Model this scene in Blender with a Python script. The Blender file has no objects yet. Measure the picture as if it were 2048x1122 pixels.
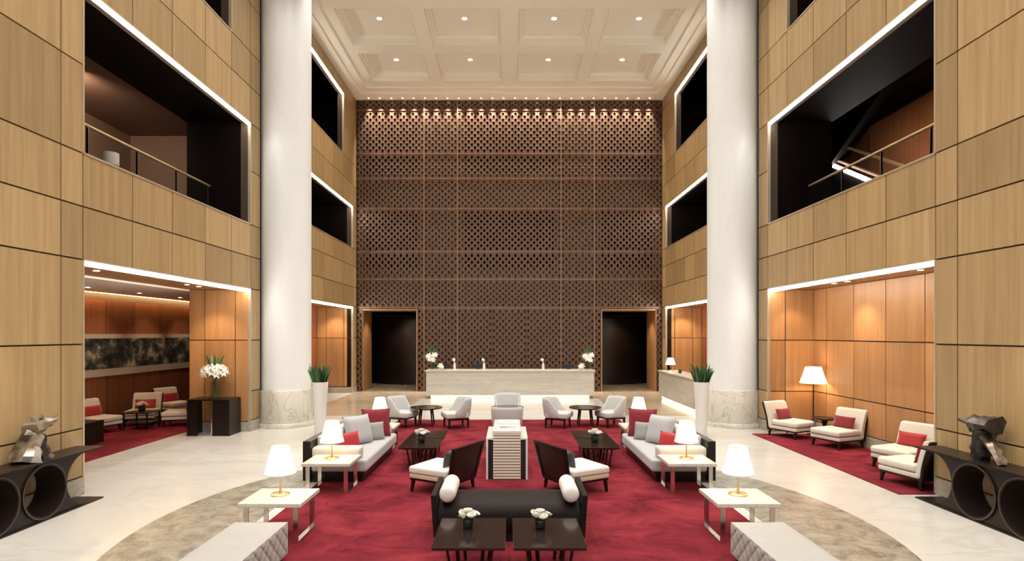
import bpy, math, random
from mathutils import Vector, Matrix, Euler

sc = bpy.context.scene
C = sc.collection
random.seed(7)
PI = math.pi
R = math.radians

# ------------------------------------------------------------------ camera
cam_d = bpy.data.cameras.new('camera')
cam_d.sensor_fit = 'HORIZONTAL'
cam_d.sensor_width = 36.0
cam_d.lens = 36.0 * 1150.0 / 2048.0
cam_d.shift_x = 0.00269
cam_d.shift_y = 0.05225
cam_d.clip_end = 200
cam = bpy.data.objects.new('camera', cam_d)
C.objects.link(cam)
cam.location = (0, 0, 2.5)
cam.rotation_euler = (R(90), 0, 0)
sc.camera = cam

# ------------------------------------------------------------------ world, exposure
w = bpy.data.worlds.new('daylight')
sc.world = w
w.use_nodes = True
bg = w.node_tree.nodes['Background']
bg.inputs[0].default_value = (0.93, 0.97, 1.0, 1)
bg.inputs[1].default_value = 1.0          # soft daylight through the open glazed end behind the camera
sc.view_settings.view_transform = 'Standard'
sc.view_settings.look = 'None'
sc.view_settings.exposure = 0.42
sc.view_settings.gamma = 1.0
sc.view_settings.use_curve_mapping = False
sc.cycles.max_bounces = 7
sc.cycles.transmission_bounces = 4

WARM = (1.0, 0.80, 0.58)
WHITE = (1.0, 0.95, 0.88)
AMBER = (1.0, 0.74, 0.47)


def spot(loc, to, energy, angle=60, blend=0.6, radius=0.08, col=WHITE):
    d = bpy.data.lights.new('lamp_light', 'SPOT')
    d.energy = energy
    d.spot_size = R(angle)
    d.spot_blend = blend
    d.shadow_soft_size = radius
    d.color = col
    o = bpy.data.objects.new('lamp_light', d)
    C.objects.link(o)
    o.location = loc
    o.rotation_euler = (Vector(to) - Vector(loc)).to_track_quat('-Z', 'Y').to_euler()
    return o


def point(loc, energy, radius=0.06, col=WARM):
    d = bpy.data.lights.new('bulb_light', 'POINT')
    d.energy = energy
    d.shadow_soft_size = radius
    d.color = col
    o = bpy.data.objects.new('bulb_light', d)
    C.objects.link(o)
    o.location = loc
    return o


# ceiling downlights, one per coffer, in the rows the atrium has
COFFER_X = (-4.37, -1.51, 1.51, 4.37)
ROW_Y = [22.26 - 2.9 * k for k in range(10)]
for k, yy in enumerate(ROW_Y):
    for xx in COFFER_X:
        spot((xx, yy, 12.98), (xx, yy, 0), 330, 120, 0.8, 0.12, (1.0, 0.85, 0.68) if k < 2 else WHITE)

# ------------------------------------------------------------------ materials
MATS = {}


def new_mat(name):
    m = bpy.data.materials.new(name)
    m.use_nodes = True
    nt = m.node_tree
    b = nt.nodes['Principled BSDF']
    MATS[name] = m
    return m, nt, b


def N(nt, t, **kw):
    n = nt.nodes.new(t)
    for k, v in kw.items():
        setattr(n, k, v)
    return n


def plain(name, col, rough=0.5, metal=0.0, sheen=0.0, spec=0.5, bump=0.0, bscale=200, var=0.0, vscale=6, coat=0.0):
    m, nt, b = new_mat(name)
    b.inputs['Base Color'].default_value = (*col, 1)
    b.inputs['Roughness'].default_value = rough
    b.inputs['Metallic'].default_value = metal
    b.inputs['Specular IOR Level'].default_value = spec
    if coat:
        b.inputs['Coat Weight'].default_value = coat
        b.inputs['Coat Roughness'].default_value = 0.05
    if sheen:
        b.inputs['Sheen Weight'].default_value = sheen
        b.inputs['Sheen Roughness'].default_value = 0.4
    tc = N(nt, 'ShaderNodeTexCoord')
    if var:
        no = N(nt, 'ShaderNodeTexNoise')
        no.inputs['Scale'].default_value = vscale
        no.inputs['Detail'].default_value = 5
        nt.links.new(tc.outputs['Object'], no.inputs['Vector'])
        mx = N(nt, 'ShaderNodeMix', data_type='RGBA')
        mx.inputs[6].default_value = (*[c * (1 - var) for c in col], 1)
        mx.inputs[7].default_value = (*[min(1, c * (1 + var)) for c in col], 1)
        nt.links.new(no.outputs[0], mx.inputs[0])
        nt.links.new(mx.outputs[2], b.inputs['Base Color'])
    if bump:
        n2 = N(nt, 'ShaderNodeTexNoise')
        n2.inputs['Scale'].default_value = bscale
        bp = N(nt, 'ShaderNodeBump')
        bp.inputs['Strength'].default_value = bump
        bp.inputs['Distance'].default_value = 0.01
        nt.links.new(tc.outputs['Object'], n2.inputs['Vector'])
        nt.links.new(n2.outputs[0], bp.inputs['Height'])
        nt.links.new(bp.outputs[0], b.inputs['Normal'])
    return m


def emit(name, col, strength):
    m, nt, b = new_mat(name)
    b.inputs['Base Color'].default_value = (*col, 1)
    b.inputs['Emission Color'].default_value = (*col, 1)
    b.inputs['Emission Strength'].default_value = strength
    return m


def wood(name, c1, c2, rough=0.38, vary=0.16, grain=(9, 9, 0.35)):
    m, nt, b = new_mat(name)
    geo = N(nt, 'ShaderNodeNewGeometry')
    oi = N(nt, 'ShaderNodeObjectInfo')
    mul = N(nt, 'ShaderNodeMath', operation='MULTIPLY')
    mul.inputs[1].default_value = 60
    nt.links.new(oi.outputs['Random'], mul.inputs[0])
    add = N(nt, 'ShaderNodeVectorMath', operation='ADD')
    nt.links.new(geo.outputs['Position'], add.inputs[0])
    nt.links.new(mul.outputs[0], add.inputs[1])
    mp = N(nt, 'ShaderNodeMapping')
    mp.inputs['Scale'].default_value = grain
    nt.links.new(add.outputs[0], mp.inputs[0])
    no = N(nt, 'ShaderNodeTexNoise')
    no.inputs['Scale'].default_value = 1.0
    no.inputs['Detail'].default_value = 6
    no.inputs['Roughness'].default_value = 0.65
    nt.links.new(mp.outputs[0], no.inputs['Vector'])
    cr = N(nt, 'ShaderNodeValToRGB')
    cr.color_ramp.elements[0].position = 0.3
    cr.color_ramp.elements[0].color = (*c1, 1)
    cr.color_ramp.elements[1].position = 0.72
    cr.color_ramp.elements[1].color = (*c2, 1)
    nt.links.new(no.outputs[0], cr.inputs[0])
    hs = N(nt, 'ShaderNodeHueSaturation')
    mr = N(nt, 'ShaderNodeMapRange')
    mr.inputs['To Min'].default_value = 1 - vary
    mr.inputs['To Max'].default_value = 1 + vary
    nt.links.new(oi.outputs['Random'], mr.inputs[0])
    nt.links.new(mr.outputs[0], hs.inputs['Value'])
    nt.links.new(cr.outputs[0], hs.inputs['Color'])
    nt.links.new(hs.outputs[0], b.inputs['Base Color'])
    b.inputs['Roughness'].default_value = rough
    b.inputs['Specular IOR Level'].default_value = 0.35
    return m


def marble(name, c1, c2, vein, rough=0.2, scale=0.5, stretch=(1, 1, 1), veinw=0.04, detail=8, spec=0.5):
    m, nt, b = new_mat(name)
    geo = N(nt, 'ShaderNodeNewGeometry')
    mp = N(nt, 'ShaderNodeMapping')
    mp.inputs['Scale'].default_value = stretch
    nt.links.new(geo.outputs['Position'], mp.inputs[0])
    no = N(nt, 'ShaderNodeTexNoise')
    no.inputs['Scale'].default_value = scale
    no.inputs['Detail'].default_value = detail
    no.inputs['Roughness'].default_value = 0.6
    no.inputs['Distortion'].default_value = 0.7
    nt.links.new(mp.outputs[0], no.inputs['Vector'])
    cr = N(nt, 'ShaderNodeValToRGB')
    cr.color_ramp.elements[0].position = 0.32
    cr.color_ramp.elements[0].color = (*c1, 1)
    cr.color_ramp.elements[1].position = 0.68
    cr.color_ramp.elements[1].color = (*c2, 1)
    nt.links.new(no.outputs[0], cr.inputs[0])
    n2 = N(nt, 'ShaderNodeTexNoise')
    n2.inputs['Scale'].default_value = scale * 1.7
    n2.inputs['Detail'].default_value = 6
    n2.inputs['Distortion'].default_value = 1.2
    nt.links.new(mp.outputs[0], n2.inputs['Vector'])
    sub = N(nt, 'ShaderNodeMath', operation='SUBTRACT')
    sub.inputs[1].default_value = 0.5
    nt.links.new(n2.outputs[0], sub.inputs[0])
    ab = N(nt, 'ShaderNodeMath', operation='ABSOLUTE')
    nt.links.new(sub.outputs[0], ab.inputs[0])
    mr = N(nt, 'ShaderNodeMapRange')
    mr.inputs['From Min'].default_value = 0
    mr.inputs['From Max'].default_value = veinw
    mr.inputs['To Min'].default_value = 0.6
    mr.inputs['To Max'].default_value = 0.0
    nt.links.new(ab.outputs[0], mr.inputs[0])
    mx = N(nt, 'ShaderNodeMix', data_type='RGBA')
    mx.inputs[7].default_value = (*vein, 1)
    nt.links.new(mr.outputs[0], mx.inputs[0])
    nt.links.new(cr.outputs[0], mx.inputs[6])
    nt.links.new(mx.outputs[2], b.inputs['Base Color'])
    b.inputs['Roughness'].default_value = rough
    b.inputs['Specular IOR Level'].default_value = spec
    return m


wood('panel_wood', (0.325, 0.215, 0.10), (0.455, 0.325, 0.162))
wood('niche_wood', (0.34, 0.165, 0.066), (0.47, 0.25, 0.105), 0.38)
wood('room_wood', (0.20, 0.065, 0.028), (0.29, 0.105, 0.042), 0.4)
plain('joint_dark', (0.055, 0.032, 0.018), 0.7)
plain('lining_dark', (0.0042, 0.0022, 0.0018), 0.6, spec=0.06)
plain('shell_dark', (0.012, 0.008, 0.006), 0.9, spec=0.1)
plain('corridor_brown', (0.20, 0.115, 0.08), 0.6)
plain('trim_metal', (0.62, 0.52, 0.38), 0.35, 0.6)
plain('ceiling_paint', (0.90, 0.85, 0.745), 0.8, var=0.02)
marble('floor_marble', (0.49, 0.48, 0.445), (0.59, 0.578, 0.54), (0.47, 0.455, 0.41), 0.2, 0.4, (0.6, 1.3, 1), 0.03)
marble('inlay_marble', (0.13, 0.122, 0.095), (0.33, 0.312, 0.255), (0.36, 0.34, 0.285), 0.22, 3.6, (1, 1, 1), 0.03)
marble('warmlit_tan_marble', (0.36, 0.29, 0.205), (0.47, 0.395, 0.29), (0.33, 0.26, 0.18), 0.18, 0.8, (1, 1, 1), 0.03)  # tan stone, with warm light and reflected wood tone put into the colour
marble('base_marble', (0.46, 0.44, 0.38), (0.62, 0.60, 0.54), (0.30, 0.27, 0.22), 0.25, 1.3, (1, 1, 0.6), 0.03)
marble('skirt_marble', (0.30, 0.27, 0.21), (0.44, 0.41, 0.34), (0.25, 0.21, 0.16), 0.3, 1.8)
marble('shaft_marble', (0.73, 0.76, 0.77), (0.77, 0.795, 0.80), (0.71, 0.735, 0.74), 0.4, 0.8, (1, 1, 0.3), 0.02)
marble('desk_marble', (0.49, 0.465, 0.41), (0.61, 0.585, 0.53), (0.43, 0.40, 0.33), 0.3, 1.2, (0.35, 1, 4.0), 0.05)
marble('table_marble', (0.56, 0.52, 0.45), (0.66, 0.62, 0.55), (0.50, 0.45, 0.38), 0.22, 2.2)
plain('bronze', (0.128, 0.074, 0.048), 0.34, 0.5, var=0.25, vscale=1.2)
plain('bronze_light', (0.34, 0.20, 0.125), 0.35, 0.6)
plain('backing_bronze', (0.095, 0.048, 0.030), 0.5, 0.1)
plain('strip_gold', (0.6, 0.45, 0.25), 0.4, 0.6)
plain('dark_wood', (0.011, 0.0065, 0.005), 0.3, spec=0.28, var=0.3, vscale=9)
plain('door_bronze', (0.022, 0.012, 0.009), 0.35, 0.2, var=0.5, vscale=1.5)
plain('leather', (0.016, 0.009, 0.007), 0.42, spec=0.4, bump=0.1)
plain('velvet', (0.011, 0.0065, 0.0048), 0.6, spec=0.15, sheen=0.03, var=0.35, vscale=5)
plain('grey_fabric', (0.42, 0.425, 0.435), 0.9, sheen=0.15, bump=0.25, bscale=300, var=0.06, vscale=14)
plain('tub_fabric', (0.50, 0.51, 0.51), 0.9, bump=0.2, bscale=260, var=0.16, vscale=34)
plain('pale_fabric', (0.54, 0.52, 0.48), 0.9, bump=0.15, bscale=300)
plain('cream_fabric', (0.62, 0.575, 0.50), 0.9, bump=0.15, bscale=320)
plain('beige_fabric', (0.56, 0.45, 0.33), 0.9, bump=0.15, bscale=320)
plain('white_fabric', (0.68, 0.645, 0.60), 0.9, bump=0.15, bscale=320)
plain('tuft_fabric', (0.37, 0.365, 0.345), 0.62, sheen=0.2, var=0.05, vscale=10)
plain('burgundy', (0.20, 0.012, 0.022), 0.85, sheen=0.3, var=0.2, vscale=12)
plain('red_silk', (0.36, 0.012, 0.016), 0.6, sheen=0.2, var=0.15, vscale=8)
plain('charcoal_fabric', (0.09, 0.085, 0.085), 0.9, bump=0.2)
plain('slate_fabric', (0.30, 0.30, 0.29), 0.9, bump=0.3, var=0.12, vscale=20)
plain('chrome', (0.72, 0.68, 0.64), 0.16, 1.0)
plain('gold', (0.72, 0.52, 0.26), 0.25, 0.9)
plain('white_gloss', (0.74, 0.74, 0.72), 0.25, coat=0.3)
plain('black', (0.012, 0.010, 0.010), 0.5)
plain('slat_cream', (0.74, 0.66, 0.55), 0.6)
plain('leaf_green', (0.045, 0.12, 0.03), 0.45, var=0.35, vscale=9)
plain('leaf_dark', (0.02, 0.065, 0.022), 0.4, var=0.4, vscale=11)
plain('stem_green', (0.06, 0.10, 0.03), 0.6)
plain('petal', (0.86, 0.84, 0.76), 0.6, sheen=0.1)
plain('soil', (0.03, 0.02, 0.012), 0.95)
plain('ring_bronze', (0.016, 0.010, 0.008), 0.36, 0.15, spec=0.3, var=0.3, vscale=5)
plain('ring_rim', (0.10, 0.08, 0.07), 0.3, 0.8)
plain('screen_glass', (0.01, 0.01, 0.012), 0.15)
plain('paper_white', (0.80, 0.79, 0.76), 0.7)
plain('tube_white', (0.78, 0.77, 0.74), 0.4)
emit('strip_light', (1.0, 0.93, 0.83), 26.0)
emit('strip_warm', (1.0, 0.78, 0.48), 9.0)
emit('downlight_glow', (1.0, 0.86, 0.64), 14.0)
emit('shade_glow', (1.0, 0.83, 0.60), 0.85)
emit('strip_foot', (1.0, 0.80, 0.52), 3.5)
emit('strip_cove', (1.0, 0.62, 0.28), 22.0)
emit('bulb_glow', (1.0, 0.8, 0.5), 10.0)

# reflective dark table top with streaky veneer
m, nt, b = new_mat('table_veneer')
tc = N(nt, 'ShaderNodeTexCoord')
mp = N(nt, 'ShaderNodeMapping')
mp.inputs['Scale'].default_value = (2, 40, 2)
no = N(nt, 'ShaderNodeTexNoise')
no.inputs['Scale'].default_value = 1.5
no.inputs['Detail'].default_value = 5
cr = N(nt, 'ShaderNodeValToRGB')
cr.color_ramp.elements[0].color = (0.012, 0.008, 0.007, 1)
cr.color_ramp.elements[1].color = (0.030, 0.018, 0.014, 1)
nt.links.new(tc.outputs['Object'], mp.inputs[0])
nt.links.new(mp.outputs[0], no.inputs['Vector'])
nt.links.new(no.outputs[0], cr.inputs[0])
nt.links.new(cr.outputs[0], b.inputs['Base Color'])
b.inputs['Roughness'].default_value = 0.14

# carpet: tufted wool with soft brushed strokes
m, nt, b = new_mat('carpet_red')
geo = N(nt, 'ShaderNodeNewGeometry')
mp = N(nt, 'ShaderNodeMapping')
mp.inputs['Scale'].default_value = (1.0, 1.25, 1)
nt.links.new(geo.outputs['Position'], mp.inputs[0])
no = N(nt, 'ShaderNodeTexNoise')
no.inputs['Scale'].default_value = 1.25
no.inputs['Detail'].default_value = 12
no.inputs['Roughness'].default_value = 0.68
no.inputs['Distortion'].default_value = 0.8
nt.links.new(mp.outputs[0], no.inputs['Vector'])
cr = N(nt, 'ShaderNodeValToRGB')
cr.color_ramp.elements[0].position = 0.3
cr.color_ramp.elements[0].color = (0.070, 0.0035, 0.011, 1)
cr.color_ramp.elements[1].position = 0.75
cr.color_ramp.elements[1].color = (0.285, 0.034, 0.046, 1)
nt.links.new(no.outputs[0], cr.inputs[0])
nt.links.new(cr.outputs[0], b.inputs['Base Color'])
b.inputs['Roughness'].default_value = 0.95
b.inputs['Specular IOR Level'].default_value = 0.1
n2 = N(nt, 'ShaderNodeTexNoise')
n2.inputs['Scale'].default_value = 120
bp = N(nt, 'ShaderNodeBump')
bp.inputs['Strength'].default_value = 0.5
bp.inputs['Distance'].default_value = 0.01
nt.links.new(geo.outputs['Position'], n2.inputs['Vector'])
nt.links.new(n2.outputs[0], bp.inputs['Height'])
nt.links.new(bp.outputs[0], b.inputs['Normal'])

# ink-wash mottling for the long painting
m, nt, b = new_mat('ink_wash')
tc = N(nt, 'ShaderNodeTexCoord')
mp = N(nt, 'ShaderNodeMapping')
mp.inputs['Scale'].default_value = (1, 1.2, 1.6)
no = N(nt, 'ShaderNodeTexNoise')
no.inputs['Scale'].default_value = 1.7
no.inputs['Detail'].default_value = 10
no.inputs['Roughness'].default_value = 0.68
cr = N(nt, 'ShaderNodeValToRGB')
e = cr.color_ramp.elements
e[0].position = 0.42
e[0].color = (0.010, 0.011, 0.009, 1)
e[1].position = 0.64
e[1].color = (0.50, 0.40, 0.27, 1)
e2 = cr.color_ramp.elements.new(0.53)
e2.color = (0.085, 0.08, 0.055, 1)
nt.links.new(tc.outputs['Object'], mp.inputs[0])
nt.links.new(mp.outputs[0], no.inputs['Vector'])
nt.links.new(no.outputs[0], cr.inputs[0])
nt.links.new(cr.outputs[0], b.inputs['Base Color'])
b.inputs['Roughness'].default_value = 0.85

# weathered sculpture metal / driftwood
for nm, a, bb, c in (('drift_silver', (0.05, 0.035, 0.028), (0.30, 0.24, 0.18), (0.42, 0.46, 0.50)),
                     ('drift_bronze', (0.010, 0.008, 0.008), (0.045, 0.035, 0.032), (0.16, 0.14, 0.12))):
    m, nt, b = new_mat(nm)
    tc = N(nt, 'ShaderNodeTexCoord')
    no = N(nt, 'ShaderNodeTexNoise')
    no.inputs['Scale'].default_value = 4
    no.inputs['Detail'].default_value = 8
    cr = N(nt, 'ShaderNodeValToRGB')
    cr.color_ramp.elements[0].position = 0.35
    cr.color_ramp.elements[0].color = (*a, 1)
    cr.color_ramp.elements[1].position = 0.72
    cr.color_ramp.elements[1].color = (*c, 1)
    e2 = cr.color_ramp.elements.new(0.52)
    e2.color = (*bb, 1)
    nt.links.new(tc.outputs['Object'], no.inputs['Vector'])
    nt.links.new(no.outputs[0], cr.inputs[0])
    nt.links.new(cr.outputs[0], b.inputs['Base Color'])
    b.inputs['Roughness'].default_value = 0.32
    b.inputs['Metallic'].default_value = 0.4

# glass
m, nt, b = new_mat('clear_glass')
b.inputs['Base Color'].default_value = (0.02, 0.03, 0.025, 1)
b.inputs['Roughness'].default_value = 0.03
b.inputs['Alpha'].default_value = 0.05
b.inputs['Specular IOR Level'].default_value = 0.15
m, nt, b = new_mat('dark_glass')
b.inputs['Base Color'].default_value = (0.012, 0.02, 0.014, 1)
b.inputs['Roughness'].default_value = 0.05
b.inputs['Alpha'].default_value = 0.9


# ------------------------------------------------------------------ mesh helpers
class MB:
    def __init__(self):
        self.v = []
        self.f = []

    def add(self, verts, faces, mtx=None):
        o = len(self.v)
        if mtx is not None:
            verts = [tuple(mtx @ Vector(p)) for p in verts]
        self.v += [tuple(p) for p in verts]
        self.f += [tuple(i + o for i in f) for f in faces]
        return self

    def box(self, x0, x1, y0, y1, z0, z1, mtx=None):
        x0, x1 = min(x0, x1), max(x0, x1)
        y0, y1 = min(y0, y1), max(y0, y1)
        z0, z1 = min(z0, z1), max(z0, z1)
        vs = [(x0, y0, z0), (x1, y0, z0), (x1, y1, z0), (x0, y1, z0), (x0, y0, z1), (x1, y0, z1), (x1, y1, z1), (x0, y1, z1)]
        fs = [(3, 2, 1, 0), (4, 5, 6, 7), (0, 1, 5, 4), (1, 2, 6, 5), (2, 3, 7, 6), (3, 0, 4, 7)]
        return self.add(vs, fs, mtx)

    def taper(self, c0, s0, c1, s1):
        """box frustum between two horizontal rectangles: centres c0,c1 and half sizes s0,s1"""
        vs = []
        for c, s in ((c0, s0), (c1, s1)):
            for a, bq in ((-1, -1), (1, -1), (1, 1), (-1, 1)):
                vs.append((c[0] + a * s[0], c[1] + bq * s[1], c[2]))
        fs = [(3, 2, 1, 0), (4, 5, 6, 7), (0, 1, 5, 4), (1, 2, 6, 5), (2, 3, 7, 6), (3, 0, 4, 7)]
        return self.add(vs, fs)

    def lathe(self, prof, n=24, cx=0, cy=0, cap=True, mtx=None):
        vs, fs = [], []
        for r, z in prof:
            for i in range(n):
                a = 2 * PI * i / n
                vs.append((cx + r * math.cos(a), cy + r * math.sin(a), z))
        for k in range(len(prof) - 1):
            for i in range(n):
                j = (i + 1) % n
                fs.append((k * n + i, k * n + j, (k + 1) * n + j, (k + 1) * n + i))
        if cap:
            fs.append(tuple(reversed(range(n))))
            t = (len(prof) - 1) * n
            fs.append(tuple(range(t, t + n)))
        return self.add(vs, fs, mtx)

    def prism(self, poly, axis, a0, a1, mtx=None):
        """extrude 2-D poly along axis ('x': poly is (y,z); 'y': (x,z); 'z': (x,y))"""
        def P(p, t):
            return {'x': (t, p[0], p[1]), 'y': (p[0], t, p[1]), 'z': (p[0], p[1], t)}[axis]
        n = len(poly)
        vs = [P(p, a0) for p in poly] + [P(p, a1) for p in poly]
        fs = [tuple(range(n))[::-1], tuple(range(n, 2 * n))]
        for i in range(n):
            j = (i + 1) % n
            fs.append((i, j, n + j, n + i))
        return self.add(vs, fs, mtx)

    def bar(self, p, q, r0, r1=None, n=8):
        r1 = r0 if r1 is None else r1
        p, q = Vector(p), Vector(q)
        d = q - p
        rot = d.to_track_quat('Z', 'Y').to_matrix().to_4x4()
        return self.lathe([(r0, 0), (r1, d.length)], n, mtx=Matrix.Translation(p) @ rot)

    def sbar(self, p, q, wx, wy):
        """square-section bar from p to q"""
        p, q = Vector(p), Vector(q)
        d = q - p
        rot = d.to_track_quat('Z', 'Y').to_matrix().to_4x4()
        return self.box(-wx, wx, -wy, wy, 0, d.length, Matrix.Translation(p) @ rot)

    def grid(self, fn, nu, nv, closeu=False):
        vs = [fn(i / (nu - (0 if closeu else 1)), j / (nv - 1)) for j in range(nv) for i in range(nu)]
        fs = []
        for j in range(nv - 1):
            for i in range(nu if closeu else nu - 1):
                k = (i + 1) % nu
                fs.append((j * nu + i, j * nu + k, (j + 1) * nu + k, (j + 1) * nu + i))
        return self.add(vs, fs)

    def mesh(self, name, mat, smooth=True, ang=40):
        me = bpy.data.meshes.new(name)
        me.from_pydata(self.v, [], self.f)
        me.materials.append(MATS[mat])
        me.update()
        import bmesh
        bm = bmesh.new()
        bm.from_mesh(me)
        bmesh.ops.recalc_face_normals(bm, faces=bm.faces)
        bm.to_mesh(me)
        bm.free()
        if smooth:
            me.polygons.foreach_set('use_smooth', [True] * len(me.polygons))
            me.set_sharp_from_angle(angle=R(ang))
        return me

    def build(self, name, mat, parent=None, bevel=0.0, seg=2, smooth=True, loc=None, rot=None, ang=40):
        o = bpy.data.objects.new(name, self.mesh(name, mat, smooth, ang))
        C.objects.link(o)
        if parent is not None:
            o.parent = parent
        if loc is not None:
            o.location = loc
        if rot is not None:
            o.rotation_euler = rot
        if bevel:
            bv = o.modifiers.new('Bevel', 'BEVEL')
            bv.width = bevel
            bv.segments = seg
            bv.limit_method = 'ANGLE'
        return o


def box_obj(name, mat, x0, x1, y0, y1, z0, z1, parent=None, bevel=0.0, seg=2):
    return MB().box(x0, x1, y0, y1, z0, z1).build(name, mat, parent, bevel, seg)


def tag(o, label=None, cat=None, group=None, kind=None):
    if label:
        o['label'] = label
    if cat:
        o['category'] = cat
    if group:
        o['group'] = group
    if kind:
        o['kind'] = kind
    return o


def empty(name, loc=(0, 0, 0), rz=0.0, label=None, cat=None, group=None):
    o = bpy.data.objects.new(name, None)
    o.empty_display_size = 0.2
    C.objects.link(o)
    o.location = loc
    o.rotation_euler = (0, 0, rz)
    return tag(o, label, cat, group)


def copy_tree(o, parent=None):
    c = o.copy()
    C.objects.link(c)
    c.parent = parent
    for ch in list(o.children):
        copy_tree(ch, c)
    return c


def clone(root, loc, rz=0.0, label=None):
    c = copy_tree(root)
    c.location = loc
    c.rotation_euler = (0, 0, rz)
    if label:
        c['label'] = label
    return c


def struct(o, label=None):
    o['kind'] = 'structure'
    if label:
        o['label'] = label
    return o


def face_dir(dx, dy):
    """z rotation that turns local -Y (a seat's front) to the direction (dx, dy)"""
    return math.atan2(dx, -dy)


# ------------------------------------------------------------------ floor
WX = 6.65                 # half width of the hall
YB = 25.0                 # bronze screen
floor = struct(box_obj('floor', 'floor_marble', -13, 13, -6, 31, -0.12, 0))
inl = MB()
n = 96
inl.lathe([(4.75, -0.01), (4.75, 0.004)], n, 0, 7.7)
struct(inl.build('floor_inlay', 'inlay_marble', floor))
border = MB()
for x0, x1, y0, y1 in ((-3.42, 3.42, 16.72, 16.95),):
    border.box(x0, x1, y0, y1, -0.01, 0.004)
# cream band that frames the carpet across the brown inlay
for s in (-1, 1):
    border.box(s * 3.2, s * 3.36, 3.2, 11.1, -0.005, 0.006)
struct(border.build('floor_border', 'floor_marble', floor))


tan = MB()
for s in (-1, 1):
    tan.box(s * 3.42, s * 6.6, 17.6, 22.3, -0.01, 0.003)
tan.box(-6.6, 6.6, 22.3, 30.9, -0.01, 0.003)
struct(tan.build('floor_field', 'warmlit_tan_marble', floor))


def carpet(name, x0, x1, y0, y1, label):
    return tag(box_obj(name, 'carpet_red', x0, x1, y0, y1, 0.0, 0.016, None, 0.006), label, 'carpet')


carpet('carpet', -3.2, 3.2, 3.4, 16.7, 'large red mottled carpet under the central sofas and tables')
carpet('carpet', 6.06, 7.8, 8.95, 14.35, 'red carpet in the timber niche under the floor lamp chairs')
carpet('carpet', -10.95, -8.25, 7.5, 21.0, 'red carpet in the side room below the long painting')

# ------------------------------------------------------------------ outer shell, added to block daylight except at the open end
sh = MB()
sh.box(-13.2, -13, -6, 31, -0.1, 14)
sh.box(13, 13.2, -6, 31, -0.1, 14)
sh.box(-13.2, 13.2, 31, 31.2, -0.1, 14)
sh.box(-13.2, 13.2, -6, 31.2, 14, 14.2)
sh.box(-13.2, -6.7, -6.2, -6, -0.1, 14)
sh.box(6.7, 13.2, -6.2, -6, -0.1, 14)
sh.box(-6.7, 6.7, -6.2, -6, 12.6, 14)
struct(sh.build('light_block_shell', 'shell_dark', None, smooth=False))

# ------------------------------------------------------------------ side walls with individual timber panels
GAP = 0.012
PCACHE = {}


def panel(parent, cx, cy, cz, sx, sy, sz, mat):
    key = (round(sx, 3), round(sy, 3), round(sz, 3), mat)
    if key not in PCACHE:
        PCACHE[key] = MB().box(-sx / 2, sx / 2, -sy / 2, sy / 2, -sz / 2, sz / 2).mesh('panel', mat, False)
    o = bpy.data.objects.new('panel', PCACHE[key])
    C.objects.link(o)
    o.parent = parent
    o.location = (cx, cy, cz)
    return o


NEAR_Y = [2.53, 3.73, 4.93, 6.13, 7.33, 8.53, 8.97, 10.15, 11.35, 12.58, 13.77, 14.78, 15.35]
NEAR_Z = [0.28, 1.03, 2.34, 3.66, 4.49, 5.32, 6.70, 7.93, 8.85, 9.75, 11.0, 12.16, 12.67]
FAR_Y = [16.35, 16.9, 18.2, 19.4, 20.6, 21.8, 23.1, 24.45, 25.0]
FAR_Z = [0.28, 1.03, 2.34, 3.66, 4.5, 5.4, 6.15, 7.93, 8.85, 9.75, 11.0, 12.16, 12.67]
NEAR_OP = [(8.97, 14.78, 0.0, 3.66), (8.97, 14.78, 5.32, 7.93), (10.15, 13.77, 9.75, 12.16)]
FAR_OP = [(16.9, 24.45, 0.0, 3.66), (16.9, 24.45, 6.15, 7.93), (18.2, 23.1, 9.75, 12.16)]


def inside(y, z, ops):
    return any(a < y < b_ and c < z < d for a, b_, c, d in ops)


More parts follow.
